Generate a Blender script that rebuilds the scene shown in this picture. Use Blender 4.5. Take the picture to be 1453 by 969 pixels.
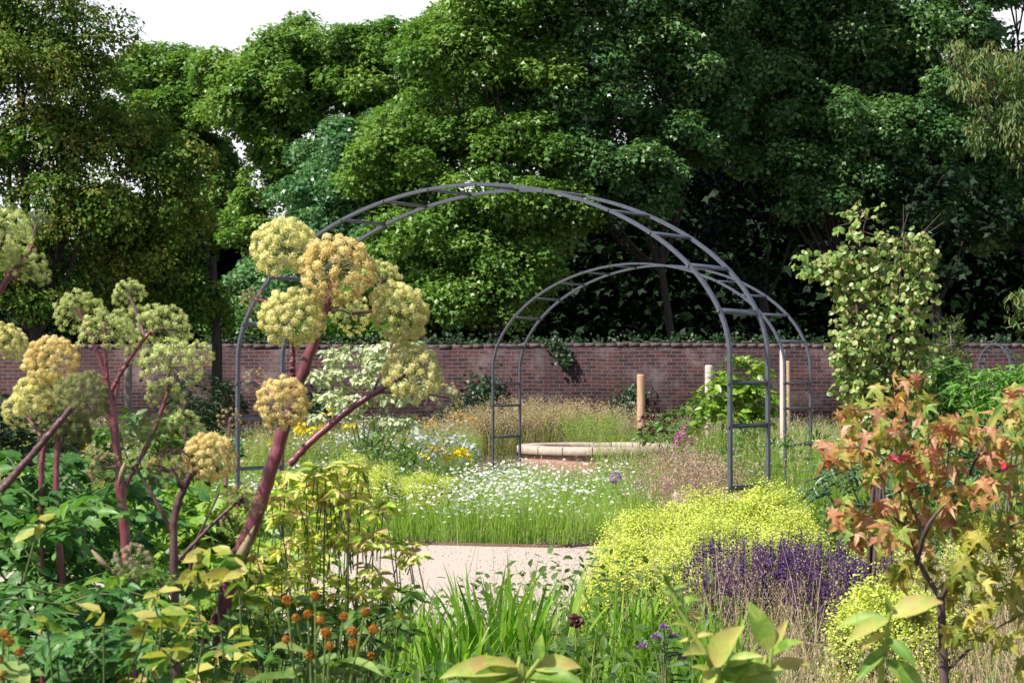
import bpy, math
import numpy as np
from math import radians as R, pi, sin, cos
for o in list(bpy.data.objects): bpy.data.objects.remove(o)
scene = bpy.context.scene
COL = scene.collection
# ---------------------------------------------------------------- camera
F, CX, CY, HOR, EYE = 2565.0, 726.5, 484.5, 545.0, 1.45
PITCH = math.atan((HOR - CY) / F)
cam = bpy.data.cameras.new('camera'); camo = bpy.data.objects.new('camera', cam); COL.objects.link(camo)
cam.sensor_width = 36; cam.lens = F / 1453 * 36
camo.location = (0, 0, EYE); camo.rotation_euler = (pi/2 + PITCH, 0, 0)
cam.clip_start = 0.05; cam.clip_end = 2000
cam.dof.use_dof = True; cam.dof.focus_distance = 10; cam.dof.aperture_fstop = 13
scene.camera = camo
# ---------------------------------------------------------------- world and sun
SUN = np.array([-0.80, -0.58, 0.0]); SUN /= np.linalg.norm(SUN); ELEV = R(50)
w = bpy.data.worlds.new('World'); scene.world = w; w.use_nodes = True
nt = w.node_tree; nt.nodes.clear()
sky = nt.nodes.new('ShaderNodeTexSky'); sky.sky_type = 'NISHITA'; sky.sun_disc = False
sky.sun_elevation = ELEV; sky.sun_rotation = math.atan2(SUN[0], SUN[1])
bg = nt.nodes.new('ShaderNodeBackground'); bg.inputs[1].default_value = 0.085
out = nt.nodes.new('ShaderNodeOutputWorld')
tc = nt.nodes.new('ShaderNodeTexCoord'); sep = nt.nodes.new('ShaderNodeSeparateXYZ')
nz = nt.nodes.new('ShaderNodeTexNoise'); nz.inputs['Scale'].default_value = 3.0; nz.inputs['Detail'].default_value = 5
mr = nt.nodes.new('ShaderNodeMapRange'); mr.inputs[1].default_value = 0.30; mr.inputs[2].default_value = 0.50
mr.inputs[3].default_value = 1; mr.inputs[4].default_value = 0
ad = nt.nodes.new('ShaderNodeMath'); ad.operation = 'MULTIPLY_ADD'; ad.inputs[1].default_value = 0.25
mixw = nt.nodes.new('ShaderNodeMixRGB'); mixw.inputs[2].default_value = (7.7, 7.75, 7.9, 1)
nt.links.new(tc.outputs['Generated'], sep.inputs[0]); nt.links.new(tc.outputs['Generated'], nz.inputs['Vector'])
nt.links.new(nz.outputs[0], ad.inputs[0]); nt.links.new(sep.outputs['Z'], ad.inputs[2])
nt.links.new(ad.outputs[0], mr.inputs[0]); nt.links.new(mr.outputs[0], mixw.inputs[0])
nt.links.new(sky.outputs[0], mixw.inputs[1]); nt.links.new(mixw.outputs[0], bg.inputs[0]); nt.links.new(bg.outputs[0], out.inputs[0])
sl = bpy.data.lights.new('sun', 'SUN'); sl.energy = 5.0; sl.angle = R(0.5); sl.color = (1, .95, .87)
so = bpy.data.objects.new('sun', sl); COL.objects.link(so)
from mathutils import Vector
so.rotation_euler = Vector((-SUN[0]*cos(ELEV), -SUN[1]*cos(ELEV), -sin(ELEV))).to_track_quat('-Z', 'Y').to_euler()
vs = scene.view_settings; vs.view_transform = 'Standard'; vs.look = 'None'; vs.gamma = 1; vs.use_curve_mapping = False; vs.exposure = 0.9
scene.cycles.max_bounces = 6; scene.cycles.diffuse_bounces = 3; scene.cycles.glossy_bounces = 2; scene.cycles.transmission_bounces = 4
scene.cycles.use_denoising = True
# ---------------------------------------------------------------- helpers
rng = np.random.default_rng(7)
def U(a, b, n=None): return rng.uniform(a, b, n)
def nrm(v): return v / (np.linalg.norm(v, axis=-1, keepdims=True) + 1e-9)
def at(px, py, Y):
    """the point seen at photo pixel (px, py) that lies Y metres ahead"""
    u = (px - CX) / F; v = -(py - CY) / F
    dy = cos(PITCH) - v*sin(PITCH); dz = sin(PITCH) + v*cos(PITCH)
    return np.array([u/dy*Y, Y, EYE + dz/dy*Y])
def ppm(Y): return F / Y
class G:
    def __init__(s): s.V = []; s.Fs = []; s.n = 0
    def add(s, V, Fa, mat=0, tint=0.5):
        V = np.asarray(V, float).reshape(-1, 3); Fa = np.asarray(Fa, int)
        t = np.full(len(Fa), tint, float) if np.isscalar(tint) else np.asarray(tint, float)
        s.V.append(V); s.Fs.append((Fa + s.n, np.full(len(Fa), mat, int), t)); s.n += len(V)
    def mesh(s, name, mats, org=(0, 0, 0), smooth=False):
        me = bpy.data.meshes.new(name)
        V = (np.concatenate(s.V) - np.asarray(org, float)).astype(np.float32)
        li = np.concatenate([f.ravel() for f, _, _ in s.Fs]).astype(np.int32)
        lt = np.concatenate([np.full(len(f), f.shape[1]) for f, _, _ in s.Fs]).astype(np.int32)
        me.vertices.add(len(V)); me.vertices.foreach_set('co', V.ravel())
        me.loops.add(len(li)); me.loops.foreach_set('vertex_index', li)
        me.polygons.add(len(lt)); me.polygons.foreach_set('loop_start', (np.cumsum(lt) - lt).astype(np.int32))
        try: me.polygons.foreach_set('loop_total', lt)
        except Exception: pass
        for m in mats: me.materials.append(m)
        me.polygons.foreach_set('material_index', np.concatenate([m for _, m, _ in s.Fs]).astype(np.int32))
        a = me.attributes.new('tint', 'FLOAT', 'FACE'); a.data.foreach_set('value', np.concatenate([t for _, _, t in s.Fs]).astype(np.float32))
        if smooth: me.polygons.foreach_set('use_smooth', np.ones(len(lt), bool))
        me.update(calc_edges=True)
        return me
    def build(s, name, mats, parent=None, smooth=False):
        if not isinstance(mats, (list, tuple)): mats = [mats]
        r = parent
        while r is not None and r.parent is not None: r = r.parent
        org = tuple(r.location) if r is not None else (0, 0, 0)
        o = bpy.data.objects.new(name, s.mesh(name, mats, org, smooth or name in ('leaves', 'lower_leaves'))); COL.objects.link(o)
        if parent is not None: o.parent = parent
        return o
def tag(o, label=None, cat=None, group=None, kind=None):
    if label: o['label'] = label
    if cat: o['category'] = cat
    if group: o['group'] = group
    if kind: o['kind'] = kind
    return o
def thing(name, label, cat, loc, group=None):
    o = bpy.data.objects.new(name, None); COL.objects.link(o); o.location = tuple(float(c) for c in loc); o.empty_display_size = .1
    return tag(o, label, cat, group)
def tube(g, pts, rad, segs=7, mat=0, tint=0.5, cap=True, rib=0):
    P = np.asarray(pts, float); n = len(P); rad = np.broadcast_to(np.asarray(rad, float), (n,))
    T = nrm(np.gradient(P, axis=0)); a = np.array([0, 0, 1.]) if abs(T[0][2]) < .9 else np.array([1., 0, 0])
    X = nrm(np.cross(T, a)); Yv = np.cross(T, X)
    th = np.arange(segs) * 2*pi/segs
    V = P[:, None] + (rad[:, None]*(1+rib*np.cos(th*segs/2)[None]))[:, :, None]*(np.cos(th)[None, :, None]*X[:, None] + np.sin(th)[None, :, None]*Yv[:, None])
    i = np.arange(n-1)[:, None]*segs; j = np.arange(segs)[None]; k = (j+1) % segs
    Fq = np.stack([i+j, i+k, i+segs+k, i+segs+j], -1).reshape(-1, 4)
    g.add(V, Fq, mat, tint)
    if cap:
        g.add(np.r_[V[-1], P[-1:]], [(q, (q+1) % segs, segs) for q in range(segs)], mat, tint)
        g.add(np.r_[V[0], P[:1]], [((q+1) % segs, q, segs) for q in range(segs)], mat, tint)
def curve_pts(pts, n=10):
    P = np.asarray(pts, float)
    if len(P) < 3: return np.linspace(P[0], P[-1], n)
    t = np.linspace(0, len(P)-1, n); Q = np.vstack([2*P[0]-P[1], P, 2*P[-1]-P[-2]]); r = []
    for x in t:
        i = min(int(x), len(P)-2); f = x-i; a, b, c, d = Q[i:i+4]
        r.append(.5*(2*b+(c-a)*f+(2*a-5*b+4*c-d)*f*f+(3*b-a-3*c+d)*f**3))
    return np.array(r)
def box(g, c, s, mat=0, tint=.5, rot=0):
    x, y, z = np.asarray(s, float)/2
    V = np.array([(a*x, b*y, d*z) for d in (-1, 1) for b in (-1, 1) for a in (-1, 1)], float)
    if rot: V = V @ np.array([[cos(rot), sin(rot), 0], [-sin(rot), cos(rot), 0], [0, 0, 1]])
    g.add(V + np.asarray(c, float), [(0, 2, 3, 1), (4, 5, 7, 6), (0, 1, 5, 4), (2, 6, 7, 3), (0, 4, 6, 2), (1, 3, 7, 5)], mat, tint)
# leaf shapes: x across, y along, z up; faces as lists of equal-length arrays
def T(V, *fs): return np.array(V, float), [np.array(f) for f in fs]
LEAF = T([(0, 0, 0), (-.25, .30, .06), (-.2, .66, .03), (0, 1, -.10), (.2, .66, .03), (.25, .30, .06), (0, .45, -.01)],
         [(0, 6, 2, 1), (0, 5, 4, 6)], [(6, 3, 2), (6, 4, 3)])
SMALL = T([(0, 0, 0), (-.3, .5, .08), (0, 1, -.06), (.3, .5, .08)], [(0, 2, 1), (0, 3, 2)])
NARROW = T([(0, 0, 0), (-.11, .35, .03), (-.08, .7, 0), (0, 1, -.14), (.08, .7, 0), (.11, .35, .03), (0, .5, -.02)],
           [(0, 6, 2, 1), (0, 5, 4, 6)], [(6, 3, 2), (6, 4, 3)])
NLEAF = (LEAF[0]*np.array([.72, 1, 1.6]), LEAF[1])
SYC = T([(0, 0, 0), (-.55, .32, -.1), (-.2, .55, .03), (0, 1, -.12), (.2, .55, .03), (.55, .32, -.1)], [(0, 3, 2, 1), (0, 5, 4, 3)])
def fan(outline, c): return T([c] + outline, [(0, i+1, (i+1) % len(outline)+1) for i in range(len(outline))])
_h = [(-.12, -.07, -.03), (-.40, -.10, -.18), (-.20, .08, .01), (-.38, .16, -.05), (-.70, .42, -.28), (-.32, .32, -.01), (-.14, .36, .03), (-.20, .62, -.06), (-.10, .82, -.14)]
MAPLE = fan([(0, 0, 0)] + _h + [(0, 1.08, -.3)] + [(-x, y, z) for x, y, z in _h[::-1]], (0, .25, .05))
_h = [(-.12, .04, .02), (-.42, .16, -.04), (-.30, .28, .02), (-.46, .44, -.05), (-.22, .48, .03), (-.30, .66, -.02), (-.15, .74, 0)]
LOBED = fan([(0, 0, 0)] + _h + [(0, 1.0, -.12)] + [(-x, y, z) for x, y, z in _h[::-1]], (0, .4, 0))
ROUND = fan([(.48*sin(a), .5-.5*cos(a), -.05*abs(sin(a))-.08*(1-cos(a))/2) for a in np.arange(9)*2*pi/9], (0, .45, .05))
_e = [(-.14, .12, .02), (-.25, .28, .05), (-.29, .45, .05), (-.25, .64, .02), (-.14, .84, -.03)]
BIG = T([(0, 0, 0), (0, .3, -.02), (0, .6, -.03), (0, 1, -.14)] + _e + [(-x, y, z) for x, y, z in _e],
        [(0, 1, 5, 4), (1, 2, 7, 6), (0, 9, 10, 1), (1, 11, 12, 2)], [(1, 6, 5), (2, 8, 7), (2, 3, 8), (1, 10, 11), (2, 12, 13), (2, 13, 3)])
TETRA = T([(0, 0, .6), (.55, 0, -.3), (-.3, .5, -.3), (-.3, -.5, -.3)], [(0, 1, 2), (0, 2, 3), (0, 3, 1)])
STAR = T([(0, 0, 0), (.5, .12, .05), (.12, .5, .05), (-.5, .12, .05), (-.12, -.5, .05)], [(0, 1, 2), (0, 2, 3), (0, 3, 4), (0, 4, 1)])
DISC = fan([(.5*cos(a), .5*sin(a), 0) for a in np.arange(7)*2*pi/7], (0, 0, .06))
def scatter(g, tm, P, D, N, S, tint=None, mat=0):
    P = np.asarray(P, float).reshape(-1, 3); n = len(P)
    if n == 0: return
    D = nrm(np.broadcast_to(D, (n, 3))); N = np.broadcast_to(N, (n, 3)); S = np.broadcast_to(S, (n,))
    X = nrm(np.cross(D, N)); Z = np.cross(X, D); tv, fs = tm
    V = P[:, None] + S[:, None, None]*(tv[None, :, 0:1]*X[:, None] + tv[None, :, 1:2]*D[:, None] + tv[None, :, 2:3]*Z[:, None])
    if tint is None: tint = rng.random(n)
    tint = np.broadcast_to(tint, (n,)); k = len(tv); first = True
    for f in fs:
        Fa = (np.arange(n)[:, None, None]*k + f[None]).reshape(-1, f.shape[1])
        jit = lambda m: np.clip(np.repeat(tint, m) + (rng.normal(size=n*m)*.13 if k > 12 else 0), 0, 1)
        if first: g.add(V.reshape(-1, 3), Fa, mat, jit(len(f))); base = g.n - n*k; first = False
        else: g.Fs.append((Fa + base, np.full(len(Fa), mat, int), jit(len(f))))
def ball(n):
    return nrm(rng.normal(size=(n, 3)))
UP = np.array([0, 0, 1.])
def clumps(g, C, r, nleaf, tm, size, out=None, up=.7, droop=.5, flat=.75, tint=(0, 1), mat=0, spread=.5, fill=.55):
    """leaves over domed clumps: C centres, r radii, out = outward direction of each clump"""
    C = np.asarray(C, float).reshape(-1, 3); m = len(C); r = np.broadcast_to(r, (m,))
    u = ball(m*nleaf); idx = np.repeat(np.arange(m), nleaf)
    o = np.zeros((m, 3)) if out is None else nrm(np.asarray(out, float))
    u = nrm(u + .55*o[idx] + .35*UP); rad = r[idx]*U(fill, 1.05, len(idx))
    P = C[idx] + u*rad[:, None]*np.array([1, 1, flat])
    N = nrm(u*.85 + UP*up*.75 + rng.normal(size=u.shape)*spread*.75)
    h = rng.normal(size=u.shape)*.7 + u*.9; D = nrm(h*np.array([1, 1, .4]) - UP*droop)
    ct = U(0, 1, m); t = np.clip(.45*ct[idx] + .55*rng.random(len(idx)), 0, 1)*(tint[1]-tint[0]) + tint[0]
    scatter(g, tm, P, D, N, size*U(.55, 1.35, len(idx))*U(.85, 1.15, m)[idx], t, mat)
def lobes_to_world(lobes, Y, depth=.9):
    L = []
    for l in lobes:
        cx, cy, rx, ry = l[:4]; dY = l[4] if len(l) > 4 else 0
        s = ppm(Y+dY); L.append((at(cx, cy, Y+dY), np.array([rx/s, rx/s*depth, ry/s])))
    return L
def crown_pts(L, per, rmin, rmax, low=-.55):
    C, O = [], []
    for c, r in L:
        area = r[0]*r[1] + r[0]*r[2] + r[1]*r[2]; n = max(5, int(per*area))
        u = ball(n*2); u = u[u[:, 2] > low][:n]
        C.append(c + u*r*U(.72, 1.02, len(u))[:, None]); O.append(u)
    C = np.concatenate(C); return C, np.concatenate(O), U(rmin, rmax, len(C))
# ---------------------------------------------------------------- materials
def mat_new(name):
    m = bpy.data.materials.new(name); m.use_nodes = True; n = m.node_tree; n.nodes.clear()
    return m, n, n.nodes.new('ShaderNodeOutputMaterial')
def leafmat(name, cols, trans=.38, *a, **k): return leafmat_(name, cols, trans, *a, **k)
def leafmat_(name, cols, trans=.38, rough=.5, spec=.35, tcol=(1.15, 1.25, .6)):
    m, n, o = mat_new(name)
    at_ = n.nodes.new('ShaderNodeAttribute'); at_.attribute_name = 'tint'
    rp = n.nodes.new('ShaderNodeValToRGB'); e = rp.color_ramp.elements
    while len(e) < len(cols): e.new(.5)
    for i, c in enumerate(cols): e[i].position = i/(len(cols)-1); e[i].color = (*c, 1)
    p = n.nodes.new('ShaderNodeBsdfPrincipled'); p.inputs['Roughness'].default_value = rough; p.inputs['Specular IOR Level'].default_value = spec
    tr = n.nodes.new('ShaderNodeBsdfTranslucent'); mx = n.nodes.new('ShaderNodeMixRGB'); mx.blend_type = 'MULTIPLY'; mx.inputs[0].default_value = 1
    mx.inputs[2].default_value = (*tcol, 1); ms = n.nodes.new('ShaderNodeMixShader'); ms.inputs[0].default_value = trans
    k = n.links.new
    far = name.startswith(('syc', 'horn', 'wood', 'cherry', 'dark'))
    tcn = n.nodes.new('ShaderNodeTexCoord'); nzn = n.nodes.new('ShaderNodeTexNoise'); nzn.inputs['Scale'].default_value = .55 if far else 45; nzn.inputs['Detail'].default_value = 3
    mrn = n.nodes.new('ShaderNodeMapRange'); mrn.inputs[1].default_value = .3; mrn.inputs[2].default_value = .7; mrn.inputs[3].default_value = -.22; mrn.inputs[4].default_value = .22
    adn = n.nodes.new('ShaderNodeMath'); adn.use_clamp = True
    k(tcn.outputs['Object'], nzn.inputs['Vector']); k(nzn.outputs[0], mrn.inputs[0]); k(mrn.outputs[0], adn.inputs[0]); k(at_.outputs['Fac'], adn.inputs[1])
    k(adn.outputs[0], rp.inputs[0]); k(rp.outputs[0], p.inputs['Base Color']); k(rp.outputs[0], mx.inputs[1]); k(mx.outputs[0], tr.inputs[0])
    k(p.outputs[0], ms.inputs[1]); k(tr.outputs[0], ms.inputs[2]); k(ms.outputs[0], o.inputs[0])
    return m
def plain(name, c1, c2, scale=8, rough=.7, bump=.3, stretch=(1, 1, 1), metal=0, spec=.4, detail=6, c3=None):
    m, n, o = mat_new(name); k = n.links.new
    t = n.nodes.new('ShaderNodeTexCoord'); mp = n.nodes.new('ShaderNodeMapping'); mp.inputs['Scale'].default_value = stretch
    z = n.nodes.new('ShaderNodeTexNoise'); z.inputs['Scale'].default_value = scale; z.inputs['Detail'].default_value = detail; z.inputs['Roughness'].default_value = .65
    rp = n.nodes.new('ShaderNodeValToRGB'); rp.color_ramp.elements[0].color = (*c1, 1); rp.color_ramp.elements[1].color = (*c2, 1)
    rp.color_ramp.elements[0].position = .32; rp.color_ramp.elements[1].position = .68
    if c3: e = rp.color_ramp.elements.new(.78); e.color = (*c3, 1)
    p = n.nodes.new('ShaderNodeBsdfPrincipled'); p.inputs['Roughness'].default_value = rough; p.inputs['Metallic'].default_value = metal; p.inputs['Specular IOR Level'].default_value = spec
    b = n.nodes.new('ShaderNodeBump'); b.inputs['Strength'].default_value = bump; b.inputs['Distance'].default_value = .02
    k(t.outputs['Object'], mp.inputs[0]); k(mp.outputs[0], z.inputs['Vector']); k(z.outputs[0], rp.inputs[0]); k(rp.outputs[0], p.inputs['Base Color'])
    k(z.outputs[0], b.inputs['Height']); k(b.outputs[0], p.inputs['Normal']); k(p.outputs[0], o.inputs[0])
    return m
def brickmat(name, a, b_, mort, ring=False, stain=(.30, .24, .23), dark=(.07, .035, .04)):
    m, n, o = mat_new(name); k = n.links.new; N = n.nodes.new
    t = N('ShaderNodeTexCoord'); s = N('ShaderNodeSeparateXYZ'); c = N('ShaderNodeCombineXYZ'); k(t.outputs['Object'], s.inputs[0])
    if ring:
        an = N('ShaderNodeMath'); an.operation = 'ARCTAN2'; k(s.outputs[1], an.inputs[0]); k(s.outputs[0], an.inputs[1])
        mu = N('ShaderNodeMath'); mu.operation = 'MULTIPLY'; mu.inputs[1].default_value = 1.4; k(an.outputs[0], mu.inputs[0]); k(mu.outputs[0], c.inputs[0])
    else: k(s.outputs[0], c.inputs[0])
    k(s.outputs[2], c.inputs[1])
    wob = N('ShaderNodeTexNoise'); wob.inputs['Scale'].default_value = 1.2; k(t.outputs['Object'], wob.inputs['Vector'])
    wm = N('ShaderNodeVectorMath'); wm.operation = 'MULTIPLY_ADD'; wm.inputs[1].default_value = (.04, .06, 0); k(wob.outputs[1], wm.inputs[0]); k(c.outputs[0], wm.inputs[2])
    br = N('ShaderNodeTexBrick'); br.inputs['Scale'].default_value = 1; br.inputs['Brick Width'].default_value = .225; br.inputs['Row Height'].default_value = .078
    br.inputs['Mortar Size'].default_value = .006; br.inputs['Mortar Smooth'].default_value = .3; br.inputs['Bias'].default_value = -.1
    br.inputs['Color1'].default_value = (*a, 1); br.inputs['Color2'].default_value = (*b_, 1); br.inputs['Mortar'].default_value = (*mort, 1)
    k(wm.outputs[0], br.inputs['Vector'])
    n1 = N('ShaderNodeTexNoise'); n1.inputs['Scale'].default_value = 1.1; n1.inputs['Detail'].default_value = 8; n1.inputs['Roughness'].default_value = .75; k(t.outputs['Object'], n1.inputs['Vector'])
    r1 = N('ShaderNodeMapRange'); r1.inputs[1].default_value = .50; r1.inputs[2].default_value = .64; r1.inputs[4].default_value = .8; k(n1.outputs[0], r1.inputs[0])
    m1 = N('ShaderNodeMixRGB'); m1.inputs[2].default_value = (*stain, 1); k(r1.outputs[0], m1.inputs[0]); k(br.outputs[0], m1.inputs[1])
    n2 = N('ShaderNodeTexNoise'); n2.inputs['Scale'].default_value = .7; n2.inputs['Detail'].default_value = 7
    m2v = N('ShaderNodeMapping'); m2v.inputs['Location'].default_value = (7, 3, 1); k(t.outputs['Object'], m2v.inputs[0]); k(m2v.outputs[0], n2.inputs['Vector'])
    r2 = N('ShaderNodeMapRange'); r2.inputs[1].default_value = .5; r2.inputs[2].default_value = .72; r2.inputs[4].default_value = .7; k(n2.outputs[0], r2.inputs[0])
    m2 = N('ShaderNodeMixRGB'); m2.inputs[2].default_value = (*dark, 1); k(r2.outputs[0], m2.inputs[0]); k(m1.outputs[0], m2.inputs[1])
    p = N('ShaderNodeBsdfPrincipled'); p.inputs['Roughness'].default_value = .9; p.inputs['Specular IOR Level'].default_value = .15
    b = N('ShaderNodeBump'); b.inputs['Strength'].default_value = .6; b.inputs['Distance'].default_value = .012
    inv = N('ShaderNodeMath'); inv.operation = 'SUBTRACT'; inv.inputs[0].default_value = 1; k(br.outputs['Fac'], inv.inputs[1])
    ah = N('ShaderNodeMath'); ah.operation = 'ADD'; k(inv.outputs[0], ah.inputs[0]); k(n1.outputs[0], ah.inputs[1]); k(ah.outputs[0], b.inputs['Height'])
    k(m2.outputs[0], p.inputs['Base Color']); k(b.outputs[0], p.inputs['Normal']); k(p.outputs[0], o.inputs[0])
    return m
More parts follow.
